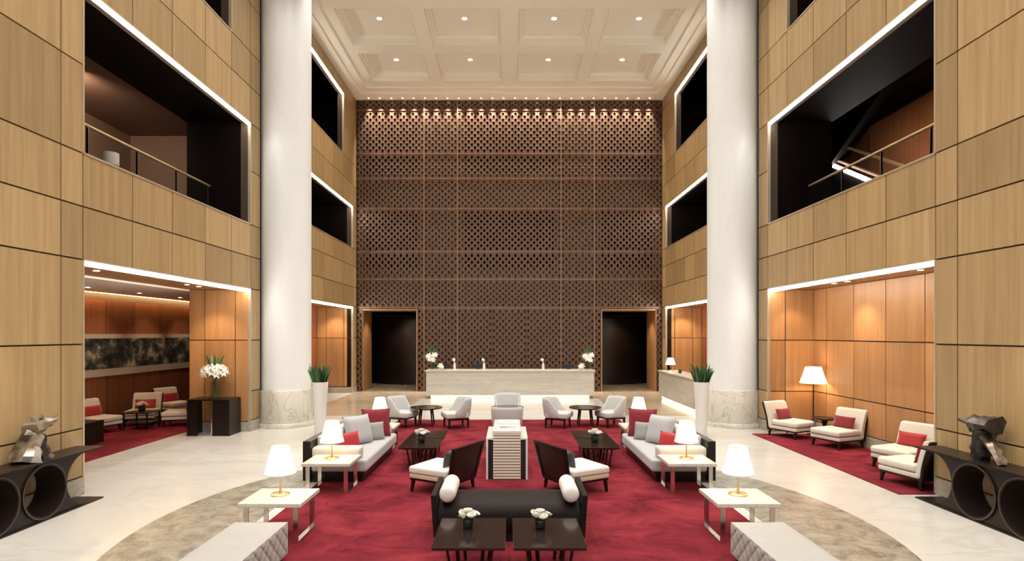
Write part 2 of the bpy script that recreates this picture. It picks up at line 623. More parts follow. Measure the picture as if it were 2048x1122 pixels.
def side_wall(name, s):
    back = MB()
    root_boxes = []
    for ys, zs, ops in ((NEAR_Y, NEAR_Z, NEAR_OP), (FAR_Y, FAR_Z, FAR_OP)):
        zz = [0.0] + zs
        for k in range(len(zz) - 1):
            zc = (zz[k] + zz[k + 1]) / 2
            run = None
            for i in range(len(ys) - 1):
                yc = (ys[i] + ys[i + 1]) / 2
                if not inside(yc, zc, ops):
                    run = [ys[i], ys[i + 1]] if run is None else [run[0], ys[i + 1]]
                if run and (inside(yc, zc, ops) or i == len(ys) - 2):
                    back.box(s * (WX + 0.03), s * (WX + 0.25), run[0], run[1], zz[k], zz[k + 1])
                    run = None
    back.box(s * (WX + 0.03), s * (WX + 0.25), 15.35, 16.35, 0, 12.67)
    root = struct(back.build(name, 'joint_dark', None, smooth=False))
    for ys, zs, ops in ((NEAR_Y, NEAR_Z, NEAR_OP), (FAR_Y, FAR_Z, FAR_OP)):
        for k in range(len(zs) - 1):
            for i in range(len(ys) - 1):
                y0, y1, z0, z1 = ys[i], ys[i + 1], zs[k], zs[k + 1]
                if inside((y0 + y1) / 2, (z0 + z1) / 2, ops):
                    continue
                panel(root, s * (WX + 0.015), (y0 + y1) / 2, (z0 + z1) / 2, 0.03, y1 - y0 - 2 * GAP, z1 - z0 - 2 * GAP, 'panel_wood')
    # plain stretch behind the viewpoint
    panel(root, s * (WX + 0.015), (-6 + 2.53) / 2, 6.4, 0.03, 8.53 - GAP, 12.5, 'panel_wood')
    # thin metal frames round the openings and light strips below their heads
    for a, b_, c, d in NEAR_OP + FAR_OP:
        t = MB()
        t.box(s * (WX - 0.012), s * (WX + 0.06), a - 0.012, a + 0.02, c, d)
        t.box(s * (WX - 0.012), s * (WX + 0.06), b_ - 0.02, b_ + 0.012, c, d)
        t.box(s * (WX - 0.012), s * (WX + 0.06), a + 0.02, b_ - 0.02, d - 0.012, d + 0.018)
        if c > 0:
            t.box(s * (WX - 0.012), s * (WX + 0.06), a + 0.02, b_ - 0.02, c - 0.012, c + 0.02)
        t.build('opening_trim', 'trim_metal', root)
        low = c == 0
        hh = 0.07 if low else 0.042
        MB().box(s * (WX - 0.004), s * (WX + 0.07), a + 0.03, b_ - 0.03, d - 0.014 - hh, d - 0.014).build('light_strip', 'strip_light', root)
    # stone skirting
    for nm, spans in (('baseboard_' + name.split('_')[1], ((-6, 8.97), (14.78, 16.9), (24.45, 25.0))),):
        sk = MB()
        for y0, y1 in spans:
            sk.box(s * (WX - 0.02), s * (WX + 0.05), y0, y1, 0, 0.27)
        struct(sk.build(nm, 'skirt_marble'))
    return root


wl = side_wall('wall_left', -1)
wr = side_wall('wall_right', 1)


def panel_wall_y(parent, xs, zs, y, mat, s=1):
    """panels on a wall facing -Y at depth y"""
    for i in range(len(xs) - 1):
        for k in range(len(zs) - 1):
            panel(parent, (xs[i] + xs[i + 1]) / 2, y - 0.015, (zs[k] + zs[k + 1]) / 2, abs(xs[i + 1] - xs[i]) - 2 * GAP, 0.03, zs[k + 1] - zs[k] - 2 * GAP, mat)


def panel_wall_x(parent, x, ys, zs, mat, s):
    """panels on a wall at x whose face looks to the hall (s = sign of x)"""
    for i in range(len(ys) - 1):
        for k in range(len(zs) - 1):
            panel(parent, x - s * 0.015, (ys[i] + ys[i + 1]) / 2, (zs[k] + zs[k + 1]) / 2, 0.03, abs(ys[i + 1] - ys[i]) - 2 * GAP, zs[k + 1] - zs[k] - 2 * GAP, mat)


# --- right lower niche
nr = MB()
nr.box(7.86, 8.0, 8.6, 15.0, 0, 3.7)
nr.box(6.9, 7.86, 14.78, 15.0, 0, 3.7)
nr.box(6.9, 7.86, 8.6, 8.97, 0, 3.7)
nr = struct(nr.build('wall_niche', 'joint_dark', None, smooth=False))
panel_wall_x(nr, 7.86, [8.97, 9.7, 10.83, 11.96, 13.08, 14.2, 14.76], [0.27, 1.03, 2.34, 3.64], 'niche_wood', 1)
panel_wall_y(nr, [6.68, 7.08, 7.84], [0.27, 1.03, 2.34, 3.64], 14.78, 'niche_wood')
bb = MB()
bb.box(7.80, 7.86, 8.97, 14.78, 0, 0.26)
bb.box(6.68, 7.80, 14.72, 14.78, 0, 0.26)
struct(bb.build('baseboard_niche', 'skirt_marble'))
struct(box_obj('ceiling_niche', 'niche_wood', 6.72, 7.86, 8.97, 14.78, 3.64, 3.72))

# --- left lower side room
pl = MB()
pl.box(-8.22, -6.9, 14.80, 16.6, 0, 3.7)
pl.box(-8.22, -6.9, 7.4, 8.95, 0, 3.7)
pl = struct(pl.build('wall_pier', 'joint_dark', None, smooth=False))
panel_wall_y(pl, [-8.22, -7.82, -7.04, -6.68], [0.25, 2.34, 3.64], 14.80, 'niche_wood')
panel(pl, -8.235, 15.7, 1.9, 0.03, 1.75, 3.5, 'room_wood')
struct(box_obj('baseboard_pier', 'skirt_marble', -8.24, -6.64, 14.73, 14.80, 0, 0.24))
struct(box_obj('ceiling_reveal', 'niche_wood', -8.24, -6.72, 8.97, 14.78, 3.64, 3.72))
rm = MB()
rm.box(-11.2, -11.0, 6.8, 22.2, 0, 3.8)
rm.box(-11.0, -8.2, 22.0, 22.2, 0, 3.8)
rm.box(-11.0, -8.2, 6.8, 7.0, 0, 3.8)
rm.box(-8.3, -8.2, 16.6, 22.0, 0, 3.8)
rm = struct(rm.build('wall_room', 'joint_dark', None, smooth=False))
panel_wall_x(rm, -11.0, [7.25 + 1.2 * k for k in range(13)], [0.06, 3.42], 'room_wood', -1)
struct(box_obj('ceiling_room', 'ceiling_paint', -10.85, -8.24, 7, 22, 3.6, 3.7))
box_obj('light_strip', 'strip_cove', -10.955, -10.87, 8, 21.8, 3.60, 3.63, rm)

# --- far lower bays
for s, nm in ((-1, 'wall_bay_left'), (1, 'wall_bay_right')):
    fb = MB()
    fb.box(s * 8.2, s * 8.4, 16.6, 24.7, 0, 3.8)
    fb.box(s * 6.9, s * 8.2, 24.48, 24.7, 0, 3.8)
    fb.box(s * 6.9, s * 8.2, 16.65, 16.9, 0, 3.8)
    fb = struct(fb.build(nm, 'joint_dark', None, smooth=False))
    xs = sorted([s * 8.18, s * 7.79, s * 7.03, s * 6.68])
    panel_wall_y(fb, xs, [0.26, 2.33, 3.64], 24.48, 'niche_wood')
    panel_wall_x(fb, s * 8.2, [16.9, 18.1, 19.3, 20.5, 21.7, 22.9, 24.43], [0.26, 2.33, 3.64], 'room_wood', s)
    struct(box_obj(nm.replace('wall', 'ceiling'), 'niche_wood', s * 6.72, s * 8.2, 16.9, 24.45, 3.64, 3.72))
    struct(box_obj(nm.replace('wall', 'baseboard'), 'skirt_marble', s * 6.66, s * 8.2, 24.40, 24.45, 0, 0.24))

# --- upper galleries
for s, nm in ((-1, 'left'), (1, 'right')):
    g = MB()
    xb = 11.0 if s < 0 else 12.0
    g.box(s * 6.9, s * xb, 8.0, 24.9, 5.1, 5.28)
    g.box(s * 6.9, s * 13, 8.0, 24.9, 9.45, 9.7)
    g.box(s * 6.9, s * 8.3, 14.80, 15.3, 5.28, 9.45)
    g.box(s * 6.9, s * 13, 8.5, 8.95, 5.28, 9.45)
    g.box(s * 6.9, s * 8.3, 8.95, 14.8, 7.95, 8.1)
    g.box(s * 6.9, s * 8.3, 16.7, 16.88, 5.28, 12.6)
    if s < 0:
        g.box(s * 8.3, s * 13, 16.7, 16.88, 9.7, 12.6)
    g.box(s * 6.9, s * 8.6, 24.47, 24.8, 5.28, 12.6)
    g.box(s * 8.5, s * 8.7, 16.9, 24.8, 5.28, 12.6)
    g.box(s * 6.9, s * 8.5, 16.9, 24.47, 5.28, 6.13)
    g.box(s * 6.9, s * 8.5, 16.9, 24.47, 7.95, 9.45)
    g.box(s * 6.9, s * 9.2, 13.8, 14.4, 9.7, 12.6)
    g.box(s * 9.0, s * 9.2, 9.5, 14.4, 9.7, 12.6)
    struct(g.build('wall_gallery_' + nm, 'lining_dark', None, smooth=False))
gw = struct(box_obj('wall_gallery_back', 'corridor_brown', -11.2, -11.0, 8.9, 16.7, 5.28, 9.45))
struct(box_obj('wall_gallery_end', 'corridor_brown', -11.0, -8.3, 16.7, 16.88, 5.28, 9.45))
gr = struct(box_obj('wall_stairwell', 'joint_dark', 12.02, 12.2, 8.9, 24.5, 3.8, 9.45))
panel_wall_x(gr, 12.02, [8.95 + 1.45 * k for k in range(11)], [5.0, 9.4], 'room_wood', 1)
struct(box_obj('ceiling_gallery', 'corridor_brown', -11.0, -8.3, 8.95, 16.7, 8.25, 8.35))

# ------------------------------------------------------------------ ceiling with coffers
ce = MB()
ZC = 12.80
BX = [(-5.97, -5.57), (-3.17, -2.71), (-0.31, 0.31), (2.71, 3.17), (5.57, 5.97)]
for x0, x1 in BX:
    ce.box(x0, x1, -6, 23.41, ZC, 13.05)
edges = [(23.41, 23.9)]
for yy in ROW_Y:
    edges.append((yy - 1.75, yy - 1.15))
for y0, y1 in edges[1:]:
    for cx in COFFER_X:
        ce.box(cx - 1.2, cx + 1.2, y0, y1, ZC, 13.05)
ce.box(-5.97, 5.97, 23.41, 23.95, ZC, 13.05)
for s in (-1, 1):
    ce.box(s * 5.97, s * 6.28, -6, 23.95, ZC - 0.065, 13.05)
    ce.box(s * 6.28, s * 6.9, -6, 24.35, ZC - 0.13, 13.05)
ce.box(-6.28, 6.28, 23.95, 24.35, ZC - 0.065, 13.05)
ce.box(-6.9, 6.9, 24.35, 25.5, ZC - 0.13, 13.05)
ceiling = struct(ce.build('ceiling', 'ceiling_paint', None, smooth=False))
cf = MB()
a, b_ = 1.195, 1.145
rings = [(a, b_, 0.0), (a, b_, 0.12), (a - 0.07, b_ - 0.07, 0.12), (a - 0.07, b_ - 0.07, 0.2), (a - 0.16, b_ - 0.16, 0.26), (a - 0.16, b_ - 0.16, 0.32)]
vs, fs = [], []
for p, q, z in rings:
    vs += [(-p, -q, z), (p, -q, z), (p, q, z), (-p, q, z)]
for k in range(len(rings) - 1):
    for i in range(4):
        j = (i + 1) % 4
        fs.append((k * 4 + i, k * 4 + j, (k + 1) * 4 + j, (k + 1) * 4 + i))
t = (len(rings) - 1) * 4
fs.append((t, t + 1, t + 2, t + 3))
cf.add(vs, fs)
cfm = cf.mesh('coffer', 'ceiling_paint', False)
for yy in ROW_Y:
    for xx in COFFER_X:
        o = bpy.data.objects.new('coffer', cfm)
        C.objects.link(o)
        o.parent = ceiling
        o.location = (xx, yy, ZC)
struct(box_obj('ceiling_slab', 'ceiling_paint', -6.9, 6.9, -6, 25.5, 13.14, 13.3))


def downlight(loc, r, label, group, glow='downlight_glow'):
    t_ = empty('downlight', loc, 0, label, 'downlight', group)
    MB().lathe([(r * 1.35, -0.012), (r * 1.4, 0.0), (r, 0.0), (r, -0.010)], 20, cap=False).build('trim_ring', 'white_gloss', t_)
    MB().lathe([(r, -0.006), (r, -0.004)], 20).build('lens', glow, t_)
    return t_


for k, yy in enumerate(ROW_Y[:3]):
    for i, xx in enumerate(COFFER_X):
        rowtxt = ('back row', 'second row', 'front row')[k]
        coltxt = ('leftmost', 'left middle', 'right middle', 'rightmost')[i]
        downlight((xx, yy, ZC + 0.325), 0.085, '%s coffer downlight in the %s of the ceiling' % (coltxt, rowtxt), 'coffer downlights')

# row of small wall-wash spots above the screen
NSP = 26
ORD = ('first second third fourth fifth sixth seventh eighth ninth tenth eleventh twelfth thirteenth fourteenth fifteenth sixteenth '
       'seventeenth eighteenth nineteenth twentieth twenty-first twenty-second twenty-third twenty-fourth twenty-fifth twenty-sixth').split()
for i in range(NSP):
    xx = -6.06 + i * (12.12 / (NSP - 1))
    downlight((xx, 24.78, ZC - 0.13), 0.032, '%s tiny spot from the left in the row above the bronze screen' % ORD[i], 'row of spots above the bronze screen')
    spot((xx, 24.83, ZC - 0.15), (xx, 25.02, 10.4), 800, 44, 1.0, 0.012, (1.0, 0.87, 0.74))

# ------------------------------------------------------------------ bronze lattice screen
bk = MB()
YK = 25.10
VO = [(-6.25, -4.0), (-2.0, 2.0), (4.0, 6.25)]        # gallery voids behind the lattice
ZO = [(5.35, 7.9), (9.55, 12.15)]
zz = [3.55, 5.35, 7.9, 9.55, 12.15, 12.9]
for k in range(len(zz) - 1):
    if (zz[k], zz[k + 1]) in ZO:
        for x0, x1 in ((-6.9, -6.25), (-4.0, -2.0), (2.0, 4.0), (6.25, 6.9)):
            bk.box(x0, x1, YK, YK + 0.16, zz[k], zz[k + 1])
    else:
        bk.box(-6.9, 6.9, YK, YK + 0.16, zz[k], zz[k + 1])
bk.box(-3.98, 3.98, YK, YK + 0.16, 0, 3.55)
bk.box(-6.9, -6.38, YK, YK + 0.16, 0, 3.55)
bk.box(6.38, 6.9, YK, YK + 0.16, 0, 3.55)
wb = struct(bk.build('wall_back', 'backing_bronze', None, smooth=False))
fl2 = MB()
for z0, z1 in ((3.7, 5.3), (7.95, 9.5)):
    fl2.box(-9, 9, 25.5, 31, z0 + 1.2, z1)
struct(fl2.build('floor_gallery', 'shell_dark', None, smooth=False))


def lattice(x0, x1, z0, z1):
    """perforated plate: staggered columns of pointed eight-sided holes"""
    w_, h_ = x1 - x0, z1 - z0
    nc = max(1, round(w_ / 0.135))
    cw = w_ / nc
    nr_ = max(1, round(h_ / 0.27))
    ch = h_ / nr_
    mb = MB()
    hx, hz = cw * 0.36, ch * 0.27
    T = 0.03
    for i in range(nc):
        off = (i % 2) * 0.5
        cx = x0 + (i + 0.5) * cw
        L, Rr = cx - cw / 2, cx + cw / 2
        lo = z0
        if off:
            mb.add([(L, 0, z0), (Rr, 0, z0), (Rr, 0, z0 + ch / 2), (L, 0, z0 + ch / 2)], [(0, 1, 2, 3)])
            mb.add([(L, 0, z1 - ch / 2), (Rr, 0, z1 - ch / 2), (Rr, 0, z1), (L, 0, z1)], [(0, 1, 2, 3)])
            lo = z0 + ch / 2
        for j in range(nr_ - (1 if off else 0)):
            b0 = lo + j * ch
            cz = b0 + ch / 2
            out = [(Rr, cz), (Rr, b0 + ch), (cx, b0 + ch), (L, b0 + ch), (L, cz), (L, b0), (cx, b0), (Rr, b0)]
            hole = [(cx + hx, cz), (cx + hx * .68, cz + hz * .62), (cx, cz + hz), (cx - hx * .68, cz + hz * .62), (cx - hx, cz), (cx - hx * .68, cz - hz * .62), (cx, cz - hz), (cx + hx * .68, cz - hz * .62)]
            vs = [(p[0], 0, p[1]) for p in out] + [(p[0], -0.006, p[1]) for p in hole] + [(p[0], T, p[1]) for p in hole]
            fs = []
            for q in range(8):
                q2 = (q + 1) % 8
                fs.append((q, q2, 8 + q2, 8 + q))
                fs.append((8 + q, 8 + q2, 16 + q2, 16 + q))
            mb.add(vs, fs)
    return mb


COLS = [(-6.65, -3.70), (-3.70, -2.25), (-2.25, 2.25), (2.25, 3.70), (3.70, 6.65)]
ROWS = [3.63, 4.87, 6.07, 7.93, 9.24, 10.33, 12.22, 12.67]
LC = {}


def lat_obj(x0, x1, z0, z1):
    x0 += 0.018
    x1 -= 0.018
    z0 += 0.012
    z1 -= 0.012
    key = (round(x1 - x0, 3), round(z1 - z0, 3))
    if key not in LC:
        LC[key] = lattice(-(x1 - x0) / 2, (x1 - x0) / 2, 0, z1 - z0).mesh('lattice_panel', 'bronze', False)
    o = bpy.data.objects.new('lattice_panel', LC[key])
    C.objects.link(o)
    o.parent = wb
    o.location = ((x0 + x1) / 2, YB, z0)


for x0, x1 in COLS:
    for k in range(len(ROWS) - 1):
        lat_obj(x0, x1, ROWS[k], ROWS[k + 1])
for x0, x1 in ((-2.25, -0.75), (-0.75, 0.75), (0.75, 2.25), (-3.70, -2.25), (2.25, 3.70), (-6.65, -6.36), (6.36, 6.65), (-3.98, -3.70), (3.70, 3.98)):
    lat_obj(x0, x1, 0.0, 3.63)
for x in (-3.70, -2.25, 2.25, 3.70):
    box_obj('mullion', 'bronze_light', x - 0.016, x + 0.016, YB - 0.03, YB + 0.05, 0, 12.66, wb)
for x in (-0.75, 0.75):
    box_obj('mullion', 'bronze', x - 0.012, x + 0.012, YB - 0.02, YB + 0.04, 0, 3.62, wb)
for z in ROWS[:-1]:
    box_obj('rail', 'bronze_light', -6.64, 6.64, YB - 0.024, YB + 0.05, z - 0.011, z + 0.011, wb)

# doorways in the screen
for s, nn in ((-1, 1), (1, 2)):
    d = MB()
    d.box(s * 6.36, s * 6.42, 25.0, 26.6, 0, 3.52)
    d = struct(d.build('door_%d' % nn, 'niche_wood', None, smooth=False))
    f_ = MB()
    f_.box(s * 6.36, s * 3.98, YB - 0.03, YB + 0.12, 3.52, 3.58)
    f_.box(s * 3.98, s * 4.04, YB - 0.03, YB + 0.6, 0, 3.52)
    f_.build('door_frame', 'bronze_light', d)
    box_obj('door_head', 'niche_wood', s * 6.36, s * 3.98, 25.12, 26.6, 3.52, 3.6, d)
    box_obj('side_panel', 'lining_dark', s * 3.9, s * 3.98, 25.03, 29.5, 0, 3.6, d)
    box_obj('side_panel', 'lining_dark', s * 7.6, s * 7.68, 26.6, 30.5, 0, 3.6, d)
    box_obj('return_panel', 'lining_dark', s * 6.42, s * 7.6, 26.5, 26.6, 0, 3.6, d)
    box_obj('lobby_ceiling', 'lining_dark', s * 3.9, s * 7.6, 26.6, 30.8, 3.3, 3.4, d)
    arc = []
    for i in range(25):
        an = R(200 + i * 140 / 24)
        arc.append((s * 4.6 + 3.2 * math.cos(an), 31.5 + 3.2 * math.sin(an)))
    for i in reversed(range(25)):
        an = R(200 + i * 140 / 24)
        arc.append((s * 4.6 + 3.1 * math.cos(an), 31.5 + 3.1 * math.sin(an)))
    cw_ = MB().prism(arc, 'z', 0.0, 3.3)
    cw_.build('curved_panel', 'door_bronze', d)
    spot((s * 5.4, 27.2, 3.25), (s * 5.2, 28.6, 0.6), 60, 100, 0.8, 0.05, WARM)  # added light without a fixture, lifts the dark curved panel
    spot((s * 5.6, 25.5, 3.45), (s * 6.4, 25.8, 0.8), 70, 90, 0.8, 0.05, WARM)

# ------------------------------------------------------------------ columns
for s, txt in ((-1, 'left'), (1, 'right')):
    t_ = empty('column', (s * 6.17, 15.9, 0), 0, 'tall round white marble column on the %s side of the hall' % txt)
    t_['kind'] = 'structure'
    MB().lathe([(0.665, 1.0), (0.665, 12.9)], 64).build('shaft', 'shaft_marble', t_)
    MB().lathe([(0.715, 0.12), (0.715, 0.97), (0.69, 1.0), (0.665, 1.0)], 64).build('base', 'base_marble', t_)
    MB().lathe([(0.80, 0.0), (0.80, 0.07), (0.77, 0.12), (0.715, 0.12)], 64).build('plinth', 'base_marble', t_)

# ------------------------------------------------------------------ gallery railings and stair
for s, txt in ((-1, 'left'), (1, 'right')):
    t_ = empty('railing', (s * 7.7, 11.9, 5.28), 0, 'glass railing with timber handrail in the %s upper gallery' % txt, 'railing')
    MB().bar((0, -2.9, 1.02), (0, 2.86, 1.02), 0.03, n=10).build('handrail', 'strip_gold', t_)
    for y in (-2.8, -1.4, 0.0, 1.4, 2.8):
        box_obj('post', 'chrome', -0.02, 0.02, y - 0.012, y + 0.012, 0, 1.0, t_)
    for y in (-2.1, -0.7, 0.7, 2.1):
        box_obj('glass_panel', 'clear_glass', -0.006, 0.006, y - 0.66, y + 0.66, 0.06, 0.94, t_)
t_ = empty('staircase', (10.2, 17, 5.28), 0, 'open stair with lit stringer seen through the right upper gallery', 'staircase')
MB().sbar((0, 1.6, 3.5), (0, -3.4, 0.9), 0.05, 0.03).build('handrail', 'strip_gold', t_)
MB().sbar((0, 1.6, 3.0), (0, -3.4, 0.4), 0.05, 0.03).build('rail', 'corridor_brown', t_)
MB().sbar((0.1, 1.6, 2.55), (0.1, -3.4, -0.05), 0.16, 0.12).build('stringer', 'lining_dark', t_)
MB().sbar((-0.1, 0.9, 2.46), (-0.1, -1.9, 0.98), 0.03, 0.05).build('light_strip', 'strip_light', t_)
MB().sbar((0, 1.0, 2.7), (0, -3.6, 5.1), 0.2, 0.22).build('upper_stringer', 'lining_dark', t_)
MB().sbar((-0.1, 1.0, 3.0), (-0.1, -3.6, 5.4), 0.04, 0.05).build('upper_rail', 'corridor_brown', t_)
spot((9.4, 13.0, 9.3), (12, 14.5, 6.5), 500, 110, 0.8, 0.3, WARM)
spot((-9.4, 12.5, 8.1), (-11, 14.5, 6.9), 300, 150, 0.9, 0.3, WARM)
t_ = empty('gallery_lamp', (-8.6, 12.4, 5.28), 0, 'white drum lamp behind the left gallery railing', 'lamp')
MB().lathe([(0.14, 0), (0.14, 0.02), (0.02, 0.03), (0.02, 0.85), ], 16).build('stand', 'chrome', t_)
MB().lathe([(0.16, 0.85), (0.16, 1.12)], 20).build('shade', 'white_fabric', t_)

# ------------------------------------------------------------------ reception desks
t_ = empty('reception_desk', (0.03, 22.3, 0), 0, 'long pale marble reception desk glowing at its foot below the bronze screen', 'desk')
box_obj('plinth', 'desk_marble', -3.1, 3.1, -0.0, 0.75, 0, 0.13, t_)
for k in range(4):
    x0 = -3.24 + k * 1.62
    box_obj('front_slab', 'desk_marble', x0 + 0.002, x0 + 1.618, -0.12, -0.06, 0.13, 1.05, t_)
box_obj('body', 'desk_marble', -3.24, 3.24, -0.06, 0.8, 0.13, 1.05, t_)
box_obj('counter_top', 'table_marble', -3.29, 3.29, -0.15, 0.84, 1.05, 1.10, t_, 0.008)
box_obj('light_strip', 'strip_foot', -3.05, 3.05, -0.035, -0.005, 0.03, 0.12, t_)

t_ = empty('concierge_desk', (5.8, 20.2, 0), 0, 'pale stone side desk with glowing foot against the right bay', 'desk')
box_obj('plinth', 'desk_marble', 0.12, 0.66, -2.0, 2.0, 0, 0.13, t_)
for k in range(3):
    y0 = -2.1 + k * 1.4
    box_obj('front_slab', 'desk_marble', 0.0, 0.06, y0 + 0.002, y0 + 1.398, 0.13, 1.05, t_)
box_obj('body', 'desk_marble', 0.06, 0.7, -2.1, 2.1, 0.13, 1.05, t_)
box_obj('counter_top', 'table_marble', -0.04, 0.74, -2.14, 2.14, 1.05, 1.10, t_, 0.008)
box_obj('light_strip', 'strip_foot', 0.085, 0.115, -1.98, 1.98, 0.03, 0.12, t_)


# ------------------------------------------------------------------ lamps
def lamp_parts(t_, s=1.0, tall=0.60, r0=0.185, r1=0.105, hs=0.335):
    MB().lathe([(0.112 * s, 0.0), (0.115 * s, 0.012), (0.10 * s, 0.02), (0.02 * s, 0.026)], 28).build('base', 'gold', t_)
    MB().lathe([(0.012 * s, 0.024), (0.02 * s, 0.05), (0.009 * s, 0.08), (0.009 * s, tall - hs + 0.1)], 12).build('stem', 'gold', t_)
    z0, z1 = tall - hs, tall
    sh_ = MB()
    nseg, pl_ = 48, 0.015
    prof = [(r0, z0), ((r0 + r1) / 2, (z0 + z1) / 2), (r1, z1)]
    vs, fs = [], []
    for r, z in prof:
        for i in range(nseg):
            q = 1 + (pl_ if i % 2 else -pl_)
            a_ = 2 * PI * i / nseg
            vs.append((r * q * math.cos(a_), r * q * math.sin(a_), z))
    for k in range(2):
        for i in range(nseg):
            j = (i + 1) % nseg
            fs.append((k * nseg + i, k * nseg + j, (k + 1) * nseg + j, (k + 1) * nseg + i))
    sh_.add(vs, fs)
    so = sh_.build('shade', 'shade_glow', t_, ang=60)
    rim = MB()
    for r, z in ((r0, z0), (r1, z1)):
        rim.lathe([(r * 1.02, z - 0.004), (r * 1.02, z + 0.004), (r * 0.99, z + 0.004), (r * 0.99, z - 0.004)], 40, cap=False)
    rim.build('shade_rim', 'cream_fabric', so)
    MB().lathe([(0.012, tall - hs + 0.1), (0.03, tall - hs + 0.14), (0.03, tall - hs + 0.18), (0.008, tall - hs + 0.21)], 12).build('bulb', 'bulb_glow', t_)


def table_lamp(loc, label, s=1.0, **kw):
    t_ = empty('table_lamp', loc, 0, label, 'lamp', 'pleated table lamps')
    lamp_parts(t_, s, **kw)
    tall = kw.get('tall', 0.6)
    point((loc[0], loc[1], loc[2] + tall - 0.30), 3.5, 0.05, WARM)
    return t_


# ------------------------------------------------------------------ side tables
def side_table_proto(loc, label):
    t_ = empty('side_table', loc, 0, label, 'side table', 'marble side tables with metal legs')
    box_obj('table_top', 'table_marble', -0.375, 0.375, -0.34, 0.34, 0.435, 0.485, t_, 0.006)
    for sx in (-1, 1):
        for sy in (-1, 1):
            box_obj('leg', 'chrome', sx * 0.325, sx * 0.265, sy * 0.29, sy * 0.275, 0.02, 0.435, t_)
        box_obj('foot_bar', 'chrome', sx * 0.325, sx * 0.265, -0.29, 0.29, 0.0, 0.02, t_)
    return t_


CP = 0.016      # carpet pile height
ST = [((-2.83, 7.11), 'marble side table with lamp behind the left tufted bench'),
      ((2.83, 7.11), 'marble side table with lamp behind the right tufted bench'),
      ((-2.83, 9.20), 'marble side table with lamp at the near end of left sofa'),
      ((2.83, 9.20), 'marble side table with lamp at the near end of right sofa'),
      ((-2.83, 12.62), 'marble side table with lamp at the far end of left sofa'),
      ((2.83, 12.62), 'marble side table with lamp at the far end of right sofa')]
LL = ['lit pleated lamp on the side table behind the left tufted bench',
      'lit pleated lamp on the side table behind the right tufted bench',
      'lit pleated lamp in front of the left sofa, near end',
      'lit pleated lamp in front of the right sofa, near end',
      'lit pleated lamp beyond the far end of the left sofa',
      'lit pleated lamp beyond the far end of the right sofa']
proto = None
for k, ((x, y), lb) in enumerate(ST):
    if proto is None:
        proto = side_table_proto((x, y, CP), lb)
    else:
        clone(proto, (x, y, CP), 0, lb)
    table_lamp((x - (0.02 if x < 0 else -0.02), y + 0.05, CP + 0.486), LL[k])
table_lamp((6.1, 21.75, 1.101), 'small lit lamp on the concierge desk at the right bay', tall=0.5, r0=0.19, r1=0.11, hs=0.26)


# ------------------------------------------------------------------ soft shapes
def pillow_mesh(mb, wd, ht, th, n_=14):
    """upright pillow: width along x, height along z (base 0), thickness along y"""
    for sg in (-1, 1):
        def fn(u, v, sg=sg):
            a_, c_ = u * 2 - 1, v * 2 - 1
            t_ = max(0.0, (1 - a_ ** 4)) ** 0.6 * max(0.0, (1 - c_ ** 4)) ** 0.6
            pin = 1 - 0.06 * (1 - abs(c_) ** 2) * abs(a_) ** 3
            pin2 = 1 - 0.06 * (1 - abs(a_) ** 2) * abs(c_) ** 3
            return (a_ * wd / 2 * pin, sg * th / 2 * t_, ht / 2 + c_ * ht / 2 * pin2)
        mb.grid(fn, n_, n_)
    return mb


def pillow(name, mat, wd, ht, th, loc, rz, tilt, label, group=None):
    o = pillow_mesh(MB(), wd, ht, th).build(name, mat, None, ang=80)
    o.location = loc
    o.rotation_euler = Euler((tilt, 0, rz), 'XYZ')
    return tag(o, label, 'pillow', group)


# ------------------------------------------------------------------ sofas
def sofa(loc, label):
    t_ = empty('sofa', loc, 0, label, 'sofa', 'long grey sofas facing each other')
    box_obj('back_panel', 'dark_wood', -0.535, -0.40, -1.30, 1.30, 0.03, 0.69, t_, 0.008)
    box_obj('plinth', 'dark_wood', -0.50, 0.45, -1.22, 1.22, 0.0, 0.14, t_)
    box_obj('seat_base', 'dark_wood', -0.40, 0.48, -1.27, 1.27, 0.13, 0.175, t_)
    box_obj('seat_cushion', 'grey_fabric', -0.40, 0.535, -1.30, 1.30, 0.175, 0.385, t_, 0.045, 4)
    for sg in (-1, 1):
        o = box_obj('arm', 'pale_fabric', -0.395, 0.42, sg * 1.295, sg * 1.03, 0.385, 0.585, t_, 0.045, 4)
    box_obj('back_cushion', 'pale_fabric', -0.40, -0.17, -1.02, -0.01, 0.385, 0.74, t_, 0.06, 4)
    box_obj('back_cushion', 'pale_fabric', -0.40, -0.17, 0.01, 1.02, 0.385, 0.74, t_, 0.06, 4)
    return t_


sf = sofa((-2.915, 10.9, CP), 'long grey sofa with dark back panel on the left')
clone(sf, (2.915, 10.9, CP), PI, 'long grey sofa with dark back panel on the right')
for s, txt in ((-1, 'left'), (1, 'right')):
    zs = CP + 0.387
    pillow('pillow', 'grey_fabric', 0.66, 0.56, 0.20, (s * 2.82, 10.93, zs), -s * R(58), -R(16), 'large square grey cushion leaning on the %s sofa' % txt, 'sofa cushions')
    pillow('pillow', 'burgundy', 0.58, 0.58, 0.15, (s * 2.70, 11.70, zs), -s * R(20), -R(14), 'burgundy cushion at the far end of the %s sofa' % txt, 'sofa cushions')
    pillow('pillow', 'slate_fabric', 0.38, 0.36, 0.12, (s * 2.64, 11.38, zs), -s * R(30), -R(18), 'small slate grey cushion before the burgundy one on %s sofa' % txt, 'sofa cushions')
    pillow('pillow', 'red_silk', 0.44, 0.34, 0.14, (s * 2.84, 10.34, zs), -s * R(50), -R(20), 'bright red cushion behind the lamp on the %s sofa' % txt, 'sofa cushions')


